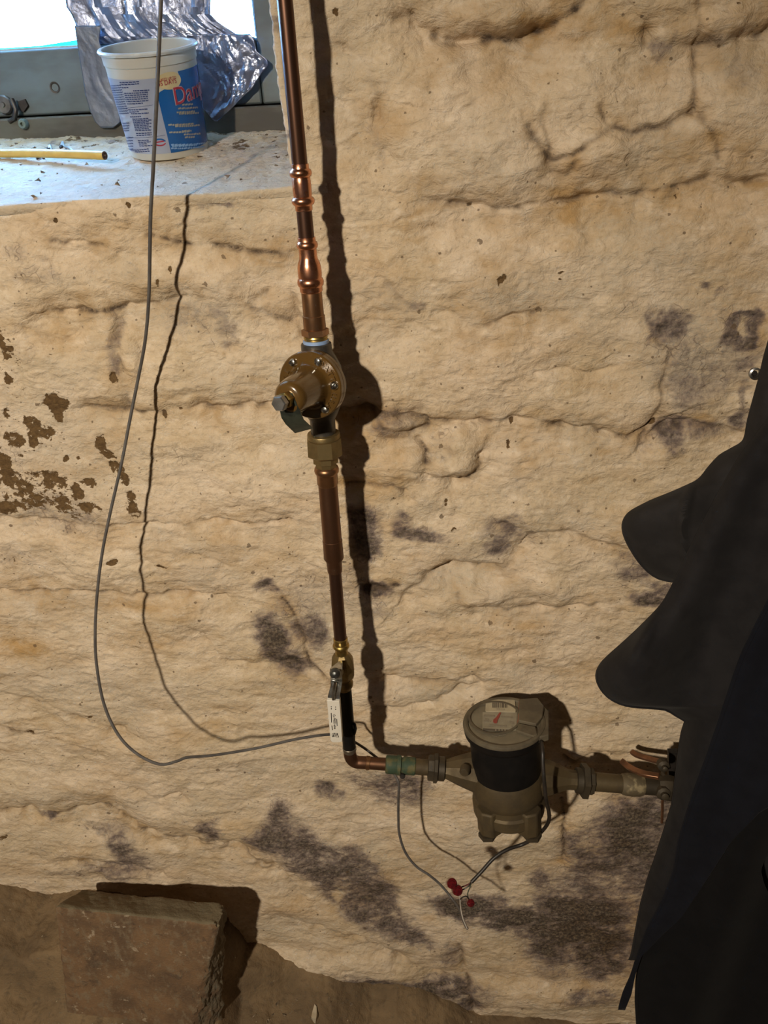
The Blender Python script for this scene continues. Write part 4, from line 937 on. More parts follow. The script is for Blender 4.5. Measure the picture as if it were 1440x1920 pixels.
prof = [(0.004, 47 * kD), (0.006, 42 * kD), (0.009, 39.5 * kD), (0.016, 37.5 * kD), (LB * 0.45, 34 * kD), (LB * 0.62, 31.5 * kD), (LB * 0.69, 29.5 * kD), (LB * 0.725, 26 * kD), (LB * 0.745, 21 * kD), (LB * 0.75, 10 * kD)]
obj('bonnet', *g_lathe_axis(D0, na, prof, 48), M_AMB, reg)
for k in range(6):
    a = math.radians(126 - 60 * k); c = D0 + na * 0.0045 + (52 * kD) * (math.cos(a) * e1r + math.sin(a) * e2r)
    s_ = obj('screw', *g_lathe_axis(c, na, [(0, 8.2 * kD), (0.002, 8.0 * kD), (0.0042, 5.8 * kD), (0.005, 2.5 * kD), (0.005, 0.0002)], 18), M_CHROME, reg)
    dd = nrm(math.cos(a + 0.9) * e1r + math.sin(a + 0.9) * e2r); q = np.cross(na, dd)
    cc = c + na * 0.0047
    obj('slot', *g_prism([cc + dd * x * kD + q * y * kD for x, y in ((-6.5, -1.1), (6.5, -1.1), (6.5, 1.1), (-6.5, 1.1))], na * 0.0005), M_DARK, s_, smooth=False)
def flange_text(txt, start, step, rad, size):
    for i, chh in enumerate(txt):
        if chh == ' ': continue
        a = math.radians(start - step * i); v, f = text_geo(chh, size * kD)
        er = math.cos(a) * e1r + math.sin(a) * e2r; et = -(-math.sin(a) * e1r + math.cos(a) * e2r)
        bm = bmesh.new(); vv = [bm.verts.new(D0 + na * 0.0046 + er * (rad * kD + p[1]) + et * p[0]) for p in v]
        for q in f:
            try: bm.faces.new([vv[j] for j in q])
            except ValueError: pass
        r_ = bmesh.ops.extrude_face_region(bm, geom=bm.faces[:])
        bmesh.ops.translate(bm, verts=[x for x in r_['geom'] if isinstance(x, bmesh.types.BMVert)], vec=Vector(na * 0.0018))
        bm.verts.ensure_lookup_table(); bm.verts.index_update()
        obj('raised_letter', [x.co[:] for x in bm.verts], [[x.index for x in q.verts] for q in bm.faces], M_AMB, fl, 30); bm.free()
flange_text('WATTS', 57, 12.5, 51, 16)
flange_text('U.S.A.', -15, 7.0, 51, 14)
flange_text('CAL', 178, 13, 51, 14)
# adjusting screw, lock nut and bent tag
TN = D0 + na * LB * 0.745
obj('lock_nut', *g_lathe_axis(TN + na * 0.002, na, [(0, 15 * kD), (0.008, 15 * kD), (0.0095, 12 * kD)], 6, rot=0.3), M_BR, reg, 20)
obj('adjusting_bolt', *g_lathe_axis(TN + na * 0.009, na, [(0, 8 * kD), (0.006, 8 * kD), (0.0062, 14.5 * kD), (0.013, 14.5 * kD), (0.0145, 12.5 * kD), (0.0148, 0.0004)], 6, rot=0.1), M_STEEL, reg, 20)
def tagp(x, y, h): 
    """point given in the enlarged view, h = height along the bonnet axis"""
    u, v = 500 + x / 8.47, 630 + y / 8.47; d = ray(u, v); o0 = D0 + na * h
    return CAM + d * (((o0 - CAM) @ na) / (d @ na))
mb = MB()
h0_, h1_, h2_ = LB * 0.75 + 0.0005, LB * 0.72, LB * 0.42
L = [tagp(215, 960, h0_), tagp(200, 1150, h0_), tagp(235, 1300, h1_), tagp(300, 1400, h1_ * 0.9), tagp(450, 1545, h2_)]
R_ = [tagp(400, 905, h0_), tagp(470, 1060, h0_), tagp(530, 1200, h1_), tagp(580, 1330, h1_ * 0.9), tagp(730, 1470, h2_)]
v = []; th = na * 0.0016
for a, b in zip(L, R_): v += [a, b, a - th, b - th]
f = []
for i in range(4):
    a = i * 4; b = a + 4
    f += [[a, a + 1, b + 1, b], [a + 2, b + 2, b + 3, a + 3], [a, b, b + 2, a + 2], [a + 1, a + 3, b + 3, b + 1]]
f += [[0, 2, 3, 1], [16, 17, 19, 18]]
obj('bent_tag', v, f, M_TAG, reg, 30)
turn('union_ring', [(811, 24), (812, 30), (814, 30.8), (820, 30.8), (822, 29)], M_BRD, reg, 36)
turn('union_nut', [(820, 29), (821.5, 34), (850, 34.5), (853, 31)], M_BRD, reg, 8, 0.25, angle=20)
turn('union_tail', [(852, 25), (865, 25), (867, 21), (877, 20)], M_BRD, reg, 8, 0.25, angle=20)

# ---- lower copper run down to the ball valve
lowp = thing('copper_pipe', RP(1190), 'brown copper pipe with reducer below the regulator', 'pipe')
turn('solder_cup', [(874, 19)] + ring(881, 20.5, 23.4, 6) + [(888, 19.8), (906, 19.6), (909, 18)], M_CUB, lowp)
turn('pipe', [(905, 18.0), (1016, 17.8)], M_CU, lowp)
turn('reducer', [(1012, 17.7), (1013, 18.7), (1018, 18.4), (1046, 18.8), (1052, 14.8), (1064, 13.9), (1067, 14.2), (1072, 13.4), (1073, 11.8)], M_CU, lowp)
turn('pipe', [(1070, 11.9), (1200, 11.8)], M_CUD, lowp)

# ---- ball valve
val = thing('ball_valve', RP(1280), 'brass ball valve with white lever handle pointing down', 'valve')
turn('press_end', [(1196, 12), (1197, 13.4), (1204, 13.6), (1205, 13)] + ring(1210.5, 13, 15.8, 4) + [(1215.5, 12.4), (1217, 11.8), (1224, 11.8), (1227, 13)], M_BR, val)
turn('body', [(1225, 12.8), (1228, 16), (1236, 21), (1242, 22), (1262, 22.2), (1268, 20), (1272, 15)], M_BRD, val, 8, 0.3, angle=22)
turn('lower_end', [(1268, 15)] + ring(1281, 14, 17.2, 7) + [(1290, 12.8), (1296, 12.5)], M_BRD, val)
YV = -so(1260) - 0.035
S0 = P(642, 1256, -so(1256)); S1 = P(629, 1262, YV - 0.006); ns = nrm(S1 - S0); kS = K(S1); LS = float(np.linalg.norm(S1 - S0))
obj('stem', *g_lathe_axis(S0, ns, [(0.0, 9 * kS), (LS - 0.004, 8 * kS), (LS - 0.001, 8 * kS)], 20), M_BRD, val)
obj('stem_nut', *g_lathe_axis(S0 + ns * (LS + 0.001), ns, [(0, 10.5 * kS), (0.003, 10.5 * kS), (0.0050, 8.5 * kS), (0.0065, 4 * kS), (0.008, 3.2 * kS), (0.0085, 0.0003)], 14), mat('grey_nut', (0.20, 0.21, 0.20), (0.11, 0.115, 0.11), 0.34, metal=0.9, scale=90), val, 40)
def z6(x, y, Y): return P(560 + x / 6.4, 1180 + y / 6.4, Y)
def z17(x, y, Y): return P(600 + x / 17.45, 1290 + y / 17.45, Y)
Lf = [z6(480, 395, YV + 0.012), z6(375, 480, YV), z6(385, 610, YV), z6(382, 680, YV - 0.006), z6(350, 800, YV - 0.018), z6(346, 860, YV - 0.021)]
Rt = [z6(525, 395, YV + 0.012), z6(522, 480, YV), z6(522, 630, YV), z6(515, 680, YV - 0.006), z6(495, 800, YV - 0.018), z6(492, 868, YV - 0.021)]
v = []; f = []
for a, b in zip(Lf, Rt): v += [a, b, a + np.array([0, 0.0025, 0]), b + np.array([0, 0.0025, 0])]
for i in range(5):
    a = i * 4; b = a + 4
    f += [[a, a + 1, b + 1, b], [a + 2, b + 2, b + 3, a + 3], [a, b, b + 2, a + 2], [a + 1, a + 3, b + 3, b + 1]]
f += [[0, 2, 3, 1], [20, 21, 23, 22]]
lev = bevel(obj('lever', v, f, M_CHROME, val, 25), 0.0006)
obj('lever_rib', *g_tube([z6(440, 640, YV - 0.006), z6(425, 740, YV - 0.016), z6(415, 800, YV - 0.020), z6(418, 850, YV - 0.023)], 3 * kS, 8), M_CHROME, lev)
YH = YV - 0.024
hp = round_poly([z17(225, 400, YH), z17(640, 440, YH), z17(735, 1780, YH), z17(350, 1790, YH)], [0.001, 0.001, 0.006, 0.007], 5)
grip = bevel(obj('grip', *g_prism(hp, (0, 0.011, 0)), M_WHITE, val, 30), 0.0022, 3)
def grip_text(s, x, y, length, m):
    """black print running down the grip, centred on enlarged-view pixel"""
    c = z17(x, y, YH - 0.0005); dn = nrm(z17(x + 28, y + 400, YH - 0.0005) - c); rt = nrm(np.cross(dn, np.array([0, 1.0, 0])))
    if rt @ _r < 0: rt = -rt
    v, f = text_geo(s, 1.0, 0.018); w = max(p[0] for p in v) - min(p[0] for p in v); k = length * K(c) / 17.45 * 1.15 / w
    return obj('print', [c + dn * (p[0] * k) + rt * (p[1] * k) for p in v], f, m, grip, smooth=False)
grip_text('Cu PRESS valve', 472, 1105, 560, M_INK)
def gbar(x0, y0, x1, y1, w):
    a = z17(x0, y0, YH - 0.0005); b = z17(x1, y1, YH - 0.0005); t = nrm(np.cross(b - a, np.array([0, 1.0, 0]))) * w * K(a) / 17.45 / 2
    obj('print', [a + t, b + t, b - t, a - t], [[0, 1, 2, 3]], M_INK, grip, smooth=False)
for q in ((365, 820, 378, 1130, 22), (385, 1230, 405, 1380, 22), (545, 1010, 560, 1240, 20), (365, 600, 368, 630, 26), (368, 660, 370, 700, 26), (505, 610, 508, 640, 26), (508, 680, 510, 715, 26)): gbar(*q)
for q in ((395, 1500, 470, 1470, 14), (395, 1500, 405, 1600, 14), (405, 1600, 470, 1590, 14), (430, 1590, 470, 1480, 30), (480, 1590, 520, 1480, 16), (515, 1600, 560, 1490, 18), (560, 1490, 605, 1610, 22), (520, 1608, 605, 1612, 10), (470, 1475, 590, 1490, 10)): gbar(*q)
# taped tail pipe, elbow and the run to the meter
elb = thing('copper_elbow', RP(1400), 'copper elbow below the valve with black rubber sleeve', 'pipe')
turn('rubber_sleeve', [(1286, 12.2), (1292, 12.8), (1340, 12.6), (1382, 12.8), (1384, 12.2), (1402, 12.2), (1403, 11.6)], M_BLACK, elb)
o = obj('sleeve_clip', *g_tube([P(660, 1355, -so(1370)), P(665, 1358, -so(1370) - 0.004), P(666.5, 1366, -so(1370) - 0.006), P(664, 1376, -so(1370) - 0.003)], 3.2 * kS, 8), M_BLACK, elb)
turn('solder_ring', [(1400, 12), (1401, 12.9), (1406, 12.7), (1408, 12)], mat('solder', (0.34, 0.32, 0.28), (0.22, 0.19, 0.15), 0.4, metal=0.8), elb)
YE = -so(1420)
def hs(u): return np.interp(u, [650, 800, 950, 1100, 1240], [.119, .116, .118, .118, .116])
def hv(u): return np.interp(u, [660, 690, 725, 760, 812, 850, 950, 1095, 1140, 1190, 1240, 1270], [1428, 1430.5, 1433, 1435.5, 1440, 1443, 1452, 1464, 1467.5, 1472, 1476, 1479])
def HP(u): return P(u, hv(u), -hs(u))
bend = [RP(1399), RP(1408), P(656.5, 1416, YE), P(659, 1422, YE), P(663.5, 1426.5, YE), P(670, 1429, YE), P(678, 1429.8, YE), HP(690)]
kE = K(RP(1410))
obj('elbow', *g_tube(spline(bend, 5), 11.9 * kE, 24), M_CU, elb)
def hturn(name, st, m, parent, seg=28, rot=0.0, angle=35):
    c = [HP(u) for u, r in st]; axd = HP(st[-1][0] + 15) - HP(st[0][0] - 15)
    return obj(name, *g_lathe(c, [r * K(HP(u)) for u, r in st], axd, seg, True, rot), m, parent, angle)
hturn('elbow_cup', [(686, 12), (687, 12.9), (693, 12.6), (694, 11.8)], M_CUB, elb)
hturn('pipe', [(688, 11.7), (726, 11.7)], M_CU, elb)

# ------------------------------------------------------------------ grounding fitting beside the meter
gf = thing('verdigris_coupling', HP(765), 'green corroded coupling with cable clamp left of the water meter', 'pipe coupling')
hturn('coupling', [(722.5, 12), (724, 16.6), (730, 17.2), (744, 17), (747, 16)], M_VERD, gf)
hturn('clamp_ring', [(743, 15), (744, 18.4), (751, 18.6), (752.5, 15), (755, 14.5)], M_VERD, gf)
o = HP(755) + np.array([0, -0.016, -0.006]); kk = K(o)
obj('clamp_screw', *g_lathe_axis(o, nrm(CAM - o + np.array([0.1, 0, -0.6])), [(-0.006, 5 * kk), (0.002, 5.5 * kk), (0.004, 4.5 * kk), (0.004, 0.0003)], 12), M_DARK, gf)
hturn('sleeve', [(753.5, 14), (757, 16.6), (777, 16.6), (779, 15)], M_VERD, gf)
hturn('nipple', [(776, 14.8), (806, 14.6)], M_BRZ, gf)

# ------------------------------------------------------------------ water meter
MT = P(945, 1352, -0.108); MBt = P(953, 1497, -0.128)
mt_ax = nrm(MT - MBt)
mtr = thing('water_meter', MBt, 'old bronze water meter with black register housing and dusty dial', 'water meter')
def mpt(v):                                            # point on the meter's axis that shows at image row v
    t = (v - 1497) / (1352 - 1497); p = MBt + (MT - MBt) * t
    lo_, hi_ = -1.0, 2.0
    for _ in range(40):
        mid = 0.5 * (lo_ + hi_); p = MBt + (MT - MBt) * mid; q = p - CAM
        if 960 - F * (q @ _u) / (q @ _f) > v: lo_ = mid
        else: hi_ = mid
    return p
def mturn(name, st, m, parent, seg=48, angle=35, caps=True):
    return obj(name, *g_lathe([mpt(v) for v, r in st], [r * K(mpt(v)) for v, r in st], mt_ax, seg, caps, 0.0, (0, 1, 0)), m, parent, angle)
mb_ = mturn('body', [(1519, 40), (1518, 60), (1512, 66), (1496, 67), (1493, 63), (1484, 62.5), (1480, 66), (1474, 67), (1446, 67), (1440, 64)], M_BRZ, mtr)
mturn('register_housing', [(1444, 62), (1441, 63.5), (1402, 65), (1376, 67), (1374, 71), (1368, 75), (1358, 76.5), (1356, 74)], M_BLACK, mtr)
M_LID = mat('dusty_lid', (0.120, 0.098, 0.062), (0.080, 0.064, 0.042), 0.75, scale=40, bump=0.3)
lidr = mturn('register_rim', [(1358, 76.6), (1355, 77.2), (1352, 76), (1350.5, 72), (1351.5, 68), (1354, 66)], M_LID, mtr, 56, caps=False)
LC = mpt(1354)
def lidp(x, y, h=0.0):
    """point on the register's top, from the enlarged view; h = height above it"""
    u, v = 850 + x / 7.2, 1280 + y / 7.2; d = ray(u, v); o0 = LC + mt_ax * h
    return CAM + d * (((o0 - CAM) @ mt_ax) / (d @ mt_ax))
M_DIAL = mat('dusty_dial', (0.190, 0.168, 0.118), (0.150, 0.130, 0.090), 0.35, scale=30)
M_PAPER = mat('dusty_label', (0.30, 0.268, 0.198), (0.25, 0.222, 0.162), 0.6, scale=60)
M_PRINT = mat('faded_print', (0.10, 0.08, 0.06), None, 0.7)
kL = K(LC)
dial = obj('dial_face', *g_lathe_axis(LC, mt_ax, [(-0.004, 69 * kL), (0.0, 69 * kL), (0.0, 0.001)], 56), M_DIAL, mtr)
obj('bezel', *g_lathe_axis(lidp(560, 480, 0), mt_ax, [(0.0, 50 * kL), (0.003, 50 * kL), (0.003, 46 * kL), (0.0004, 45 * kL)], 56, caps=False), M_LID, mtr)
def lidpoly(name, px, h, t, m, parent, rr=0.0):
    p = [lidp(x, y, h) for x, y in px]
    if rr: p = round_poly(p, rr, 3)
    return obj(name, *g_prism(p, -mt_ax * t), m, parent, 30)
lidpoly('dial_card', [(395, 395), (860, 395), (850, 640), (390, 655)], 0.0007, 0.0005, M_PAPER, dial)
st = lidpoly('barcode_sticker', [(440, 220), (830, 235), (842, 395), (432, 385)], 0.0022, 0.0012, mat('cream_sticker', (0.43, 0.38, 0.27), (0.37, 0.32, 0.225), 0.5, scale=50), mtr, 0.002)
rnd = random.Random(9); x = 528
while x < 730:
    w = rnd.choice([5, 8, 12, 15]); lidpoly('bar', [(x, 266), (x + w, 267), (x + w, 337), (x, 336)], 0.0026, 0.0002, M_PRINT, st); x += w + rnd.choice([5, 7, 11])
v, f = text_geo('0784 9146', 1.0); 
c_ = lidp(640, 357, 0.0026); rx = nrm(lidp(740, 360, 0.0026) - c_); ry = np.cross(mt_ax, rx); k_s = 0.0035 * kL / 0.00094
obj('number', [c_ + rx * p[0] * k_s + ry * p[1] * k_s * 0.8 for p in v], f, M_PRINT, st, smooth=False)
for q in ((415, 440, 560, 450, 24), (640, 455, 800, 470, 18), (430, 490, 480, 495, 14), (410, 515, 510, 520, 14), (480, 570, 720, 585, 22), (760, 530, 820, 545, 34), (780, 590, 800, 592, 18), (520, 715, 590, 722, 7), (620, 712, 710, 700, 7)):
    x0, y0, x1, y1, w = q; lidpoly('print', [(x0, y0 - w / 2), (x1, y1 - w / 2), (x1, y1 + w / 2), (x0, y0 + w / 2)], 0.0012, 0.0002, mat('grey_print', (0.19, 0.16, 0.12), (0.26, 0.23, 0.17), 0.7, scale=900), dial)
lidpoly('odometer_window', [(400, 615), (770, 635), (765, 660), (400, 642)], 0.0014, 0.0003, M_PRINT, dial)
lidpoly('odometer_frame', [(410, 590), (795, 612), (795, 632), (408, 614)], 0.0014, 0.0004, M_PAPER, dial)
for x in (565, 610, 650, 690): lidpoly('digit', [(x, 628), (x + 16, 629), (x + 16, 648), (x, 647)], 0.0017, 0.0002, mat('digit_grey', (0.30, 0.27, 0.2), None, 0.6), dial)
M_RED = mat('faded_red', (0.27, 0.055, 0.042), (0.22, 0.042, 0.034), 0.5)
lidpoly('needle', [(625, 400), (645, 402), (612, 480), (598, 500), (590, 540), (560, 547), (536, 528), (538, 500), (572, 470)], 0.0020, 0.0006, M_RED, mtr)
lidpoly('red_edge', [(885, 235), (903, 237), (890, 490), (872, 560), (856, 560), (870, 480)], 0.0022, 0.0012, mat('rust_red', (0.24, 0.10, 0.06), None, 0.7), mtr)
flap = lidpoly('hinge_cover', [(890, 215), (1140, 200), (1225, 310), (1200, 460), (1115, 555), (880, 505)], 0.0075, 0.008, M_LID, mtr)
bevel(flap, 0.0015)
bevel(lidpoly('cover_tab', [(880, 545), (1110, 590), (1135, 700), (1080, 720), (850, 640)], 0.005, 0.005, M_LID, mtr), 0.001)
bevel(lidpoly('cover_skirt', [(1225, 310), (1290, 380), (1290, 700), (1140, 740), (1130, 590), (1200, 460)], 0.001, 0.012, M_LID, mtr), 0.002)
lidpoly('chip', [(430, 818), (665, 865), (662, 885), (430, 838)], -0.004, 0.002, M_PAPER, mtr)
# bolted foot lobes of the lower flange
for a_ in (-48, 34, 132, 214):
    a = math.radians(a_); cdir = nrm(_r - mt_ax * (_r @ mt_ax)); bdir = np.cross(mt_ax, cdir)
    dr = math.sin(a) * cdir - math.cos(a) * bdir; sd = np.cross(mt_ax, dr); c0 = mpt(1500); kc = K(c0)
    base = c0 + dr * 56 * kc
    sec = [(8, -17, 4), (8, 17, 4), (24, 12, 0), (27, 0, 0), (24, -12, 0)]
    p0 = [base + dr * x * kc * 0.85 + sd * y * kc * 1.05 + mt_ax * 20 * kc for x, y, _ in ((-22, -22, 0), (-22, 22, 0), (14, 18, 0), (24, 0, 0), (14, -18, 0))]
    lob = bevel(obj('lobe', *g_prism(p0, -mt_ax * 54 * kc), M_BRZ, mtr, 30), 0.003, 2)
    obj('bolt', *g_lathe_axis(base + dr * 6 * kc - mt_ax * 34 * kc, -mt_ax, [(0, 17 * kc), (8 * kc, 17 * kc), (10 * kc, 13 * kc), (10 * kc, 6 * kc), (13 * kc, 6 * kc)], 6), M_BRZD, lob, 20)
# spuds
hturn('spud', [(829, 17.5), (838, 18.5), (846, 22), (858, 27), (872, 32), (890, 38), (905, 40)], M_BRZ, mtr, 10, 0.3, 25)
hturn('spud', [(996, 40), (1014, 36), (1032, 32), (1050, 25), (1064, 19.5), (1070, 18.5), (1084, 18.5)], M_BRZ, mtr, 10, 0.3, 25)
hturn('coupling_nut', [(802, 16), (803, 23.5), (806, 24.5), (813, 24.5), (814, 28), (820, 28), (822, 24)], M_BRZD, mtr, 8, 0.2, 20)
hturn('gasket_ring', [(821.5, 18), (822.5, 22.4), (833, 22.4), (835, 19)], M_BRZD, mtr)
hturn('spud_ring', [(1079, 18), (1080, 23), (1090, 23.5), (1091, 20)], M_BRZD, mtr)
hturn('coupling_nut', [(1089.5, 22), (1090.5, 33), (1101, 33), (1102.5, 24)], M_BRZD, mtr, 6, 0.5, 20)
hturn('gasket_ring', [(1102, 20), (1103, 25), (1111, 25), (1112.5, 18)], M_BRZD, mtr, 8, 0.2)
o = P(873, 1432, -0.16); kk = K(o)
obj('plug', *g_lathe_axis(P(873, 1440, -0.135), (-0.25, -1, 0.1), [(0, 10 * kk), (0.010, 9.5 * kk), (0.012, 8 * kk), (0.012, 0.0005)], 18), M_BRZ, mtr)

# ------------------------------------------------------------------ inlet pipe and stop valve
inl = thing('inlet_pipe', HP(1170), 'tarnished brass inlet pipe between the meter and stop valve', 'pipe')
hturn('pipe', [(1110, 17.4), (1170, 17)], M_BRZ, inl)
hturn('joint', [(1164, 17), (1167, 19), (1174, 20.5), (1186, 21), (1198, 20), (1206, 17.5)], mat('limescaled_bronze', (0.125, 0.098, 0.058), (0.33, 0.27, 0.16), 0.7, metal=0.3, scale=60, bump=0.5, bscale=120, lo=0.5, hi=0.68), inl)
hturn('pipe', [(1202, 16), (1240, 16)], M_BRZD, inl)
stv = thing('stop_valve', HP(1250), 'dark bronze stop valve with two curved copper levers behind the clothes', 'valve')
hturn('body', [(1232, 14), (1233, 21), (1242, 23), (1256, 24), (1266, 22), (1275, 16), (1320, 16)], M_BRZD, stv, 8, 0.2, 20)
for (uu, vv, rr) in ((1245, 1442, 5), (1245, 1494, 7)):
    o = P(uu, vv, -0.138); kk = K(o)
    obj('bolt', *g_lathe_axis(o + np.array([0, 0.012, 0]), (0, -1, 0.3), [(0, (rr + 6) * kk), (0.010, (rr + 6) * kk), (0.012, rr * kk), (0.018, rr * kk), (0.019, rr * 0.6 * kk)], 10), M_BRZD, stv)
kk = K(HP(1230))
def strap_bar(name, pts, w, t, m, parent):
    c = spline(pts, 6); v = []; f = []; n = len(c)
    for i, p in enumerate(c):
        T = nrm(c[min(i + 1, n - 1)] - c[max(i - 1, 0)]); A = nrm(np.cross(T, np.array([0, 1.0, 0]))); B = np.cross(T, A)
        v += [p + A * w + B * t, p - A * w + B * t, p - A * w - B * t, p + A * w - B * t]
    for i in range(n - 1):
        for k in range(4): f.append([i * 4 + k, i * 4 + (k + 1) % 4, i * 4 + 4 + (k + 1) % 4, i * 4 + 4 + k])
    f += [[0, 1, 2, 3], [4 * n - 1, 4 * n - 2, 4 * n - 3, 4 * n - 4]]
    return bevel(obj(name, v, f, m, parent, 40), 0.0012)
M_LEVER = mat('copper_lever', (0.30, 0.15, 0.085), (0.19, 0.10, 0.06), 0.38, metal=0.8, scale=50)
strap_bar('lever', [P(1166, 1427, -0.085), P(1181, 1439, -0.105), P(1205, 1450, -0.125), P(1236, 1456, -0.135)], 4.0 * kk, 5.5 * kk, M_LEVER, stv)
strap_bar('lever', [P(1184, 1409, -0.050), P(1195, 1416, -0.060), P(1222, 1424, -0.075), P(1250, 1432, -0.095)], 3.5 * kk, 5 * kk, M_LEVER, stv)
obj('linkage', *g_tube([P(1250, 1432, -0.095), P(1244, 1440, -0.115), P(1243, 1452, -0.128)], 3.5 * kk, 10), M_BRZD, stv)
obj('back_plate', *g_prism([P(u, v, -0.075) for u, v in ((1254, 1412), (1275, 1412), (1275, 1470), (1254, 1470))], (0, 0.01, 0)), M_DARK, stv, smooth=False)
obj('drain_rod', *g_tube([P(1242, 1498, -0.13), P(1242, 1520, -0.125), P(1241, 1542, -0.12)], 2.6 * kk, 8), M_LEVER, stv)

# ------------------------------------------------------------------ cables
M_GREYW = mat('grey_cable_sheath', (0.105, 0.097, 0.092), (0.075, 0.068, 0.065), 0.5, scale=60)
M_DARKW = mat('dark_cable_sheath', (0.026, 0.021, 0.018), (0.016, 0.013, 0.011), 0.45, scale=60)
def wpts(l): return [P(u, v, -s) for u, v, s in l]
GW = [(312, -120, .095), (305, -40, .09), (302, 0, .088), (298, 90, .086), (293, 200, .082), (287, 320, .076), (282.5, 400, .071), (281, 470, .068), (279, 560, .060), (272, 640, .054), (258, 715, .050), (243, 790, .058),
      (228, 868, .070), (207, 960, .086), (192, 1035, .10), (183, 1105, .115), (178.5, 1180, .13), (181, 1245, .148), (195, 1320, .168), (222, 1378, .188), (258, 1414, .200), (300, 1433, .205), (332, 1427, .196), (352, 1420, .186), (400, 1416, .17), (480, 1403, .148),
      (560, 1385, .140), (622, 1377, .120), (650, 1384, .085), (676, 1398, .075), (702, 1417, .080), (726, 1437, .088), (742, 1456, .104), (748, 1472, .112), (747, 1498, .108), (747, 1535, .106), (749, 1565, .106),
      (760, 1598, .112), (780, 1624, .122), (805, 1641, .130), (827, 1660, .136), (847, 1684, .148), (861, 1704, .168), (867, 1722, .19), (873, 1736, .205), (877, 1742, .21)]
gcab = thing('grey_cable', P(640, 1380, -0.1), 'thin grey cable looping from the ceiling past the valve handle', 'cable')
sp = spline(wpts(GW), 6); kc = [K(p) for p in sp]
obj('sheath', *g_tube(sp, [0.0022 for i in range(len(sp))], 10), M_GREYW, gcab)
obj('bare_core', *g_tube(spline(wpts([(876, 1741, .211), (868, 1722, .205), (863.5, 1700, .20), (862.5, 1682, .20), (861, 1672, .202)]), 4), 0.0011, 8), mat('pale_core', (0.55, 0.50, 0.44), None, 0.4), gcab)
mcab = thing('meter_cable', P(1017, 1404, -0.15), 'black meter cable hanging from the register to red splices', 'cable')
MW = [(1012, 1380, .135), (1017, 1404, .165), (1018, 1432, .180), (1020, 1462, .190), (1024, 1500, .195), (1029, 1522, .185), (1029, 1538, .175), (1021, 1553, .168), (1003, 1570, .164), (980, 1583, .160), (951, 1593, .168), (926, 1609, .178), (903, 1634, .190), (884, 1654, .200)]
obj('sheath', *g_tube(spline(wpts(MW), 8), 0.0030, 12), M_DARKW, mcab)
obj('core', *g_tube(spline(wpts([(884, 1654, .2), (876, 1659, .203), (866, 1663, .206), (858, 1667, .208)]), 5), 0.0011, 8), mat('red_core', (0.10, 0.02, 0.02), None, 0.4), mcab)
obj('core', *g_tube(spline(wpts([(883, 1654, .2), (878, 1662, .206), (868, 1668, .209), (860, 1670, .209)]), 5), 0.0011, 8), M_DARKW, mcab)
obj('core', *g_tube(spline(wpts([(884, 1655, .2), (881, 1664, .203), (877, 1675, .205), (878, 1684, .206), (882, 1690, .207)]), 5), 0.0010, 8), mat('green_core', (0.08, 0.10, 0.07), None, 0.4), mcab)
obj('core', *g_tube(spline(wpts([(863, 1686, .206), (868, 1682, .207), (875, 1681, .207), (880, 1687, .207)]), 5), 0.0011, 8), M_DARKW, mcab)
def gel_mat():
    k = N('red_gel_plastic'); c = k.mix(k.rng(k.noise(200, 3), 0.3, 0.7), (0.15, 0.008, 0.012), (0.07, 0.005, 0.008))
    k.link(c, k.b.inputs['Base Color']); k.b.inputs['Roughness'].default_value = 0.18; k.b.inputs['Transmission Weight'].default_value = 0.25; k.b.inputs['Coat Weight'].default_value = 0.5
    return k.m
M_GEL = gel_mat(); M_CLEAR = glass_mat('clear_plastic', (0.95, 0.90, 0.88), 0.18)
for (u, v, s, r, lb) in ((847, 1656, .212, 9.5, 'clear-backed red wire splice, upper left of the three'), (857.5, 1669, .214, 9.5, 'dark red wire splice in the middle of the three'), (882, 1692.5, .208, 7.2, 'small red wire splice hanging alone to the right')):
    c = P(u, v, -s); k = K(c); n = nrm(CAM - c + np.array([0.15, 0, -0.2]))
    t = thing('wire_splice', c, lb, 'wire splice', 'red wire splices')
    obj('cap', *g_lathe_axis(c, n, [(-0.004, r * 0.85 * k), (0.0, r * k), (0.005, r * k), (0.0065, r * 0.8 * k), (0.0065, r * 0.55 * k), (0.008, r * 0.5 * k), (0.008, 0.0002)], 20), M_GEL, t)
    obj('skirt', *g_lathe_axis(c - n * 0.004, -n, [(-0.001, r * 0.95 * k), (0.004, r * 1.08 * k), (0.006, r * 0.9 * k)], 20), M_CLEAR if u < 850 else M_GEL, t)

# ------------------------------------------------------------------ sleeve anchor in the wall
o = P(1413, 704, 0.0); kk = K(o)
anc = thing('wall_anchor', o, 'round steel sleeve anchor in the wall beside the black clothes', 'anchor')
obj('sleeve', *g_lathe_axis(o + np.array([0, 0.03, 0]), (0, -1, 0.12), [(0, 9 * kk), (0.030, 9.5 * kk), (0.031, 11 * kk), (0.035, 11 * kk), (0.036, 8 * kk), (0.028, 7 * kk), (0.028, 0.0003)], 28), M_STEEL, anc)
obj('stud', *g_lathe_axis(o + np.array([0, 0.001, 0.003]), (0, -1, 0.12), [(0, 5.5 * kk), (0.003, 5.5 * kk), (0.004, 4 * kk), (0.004, 0.0003)], 6), M_DARK, anc, 20)

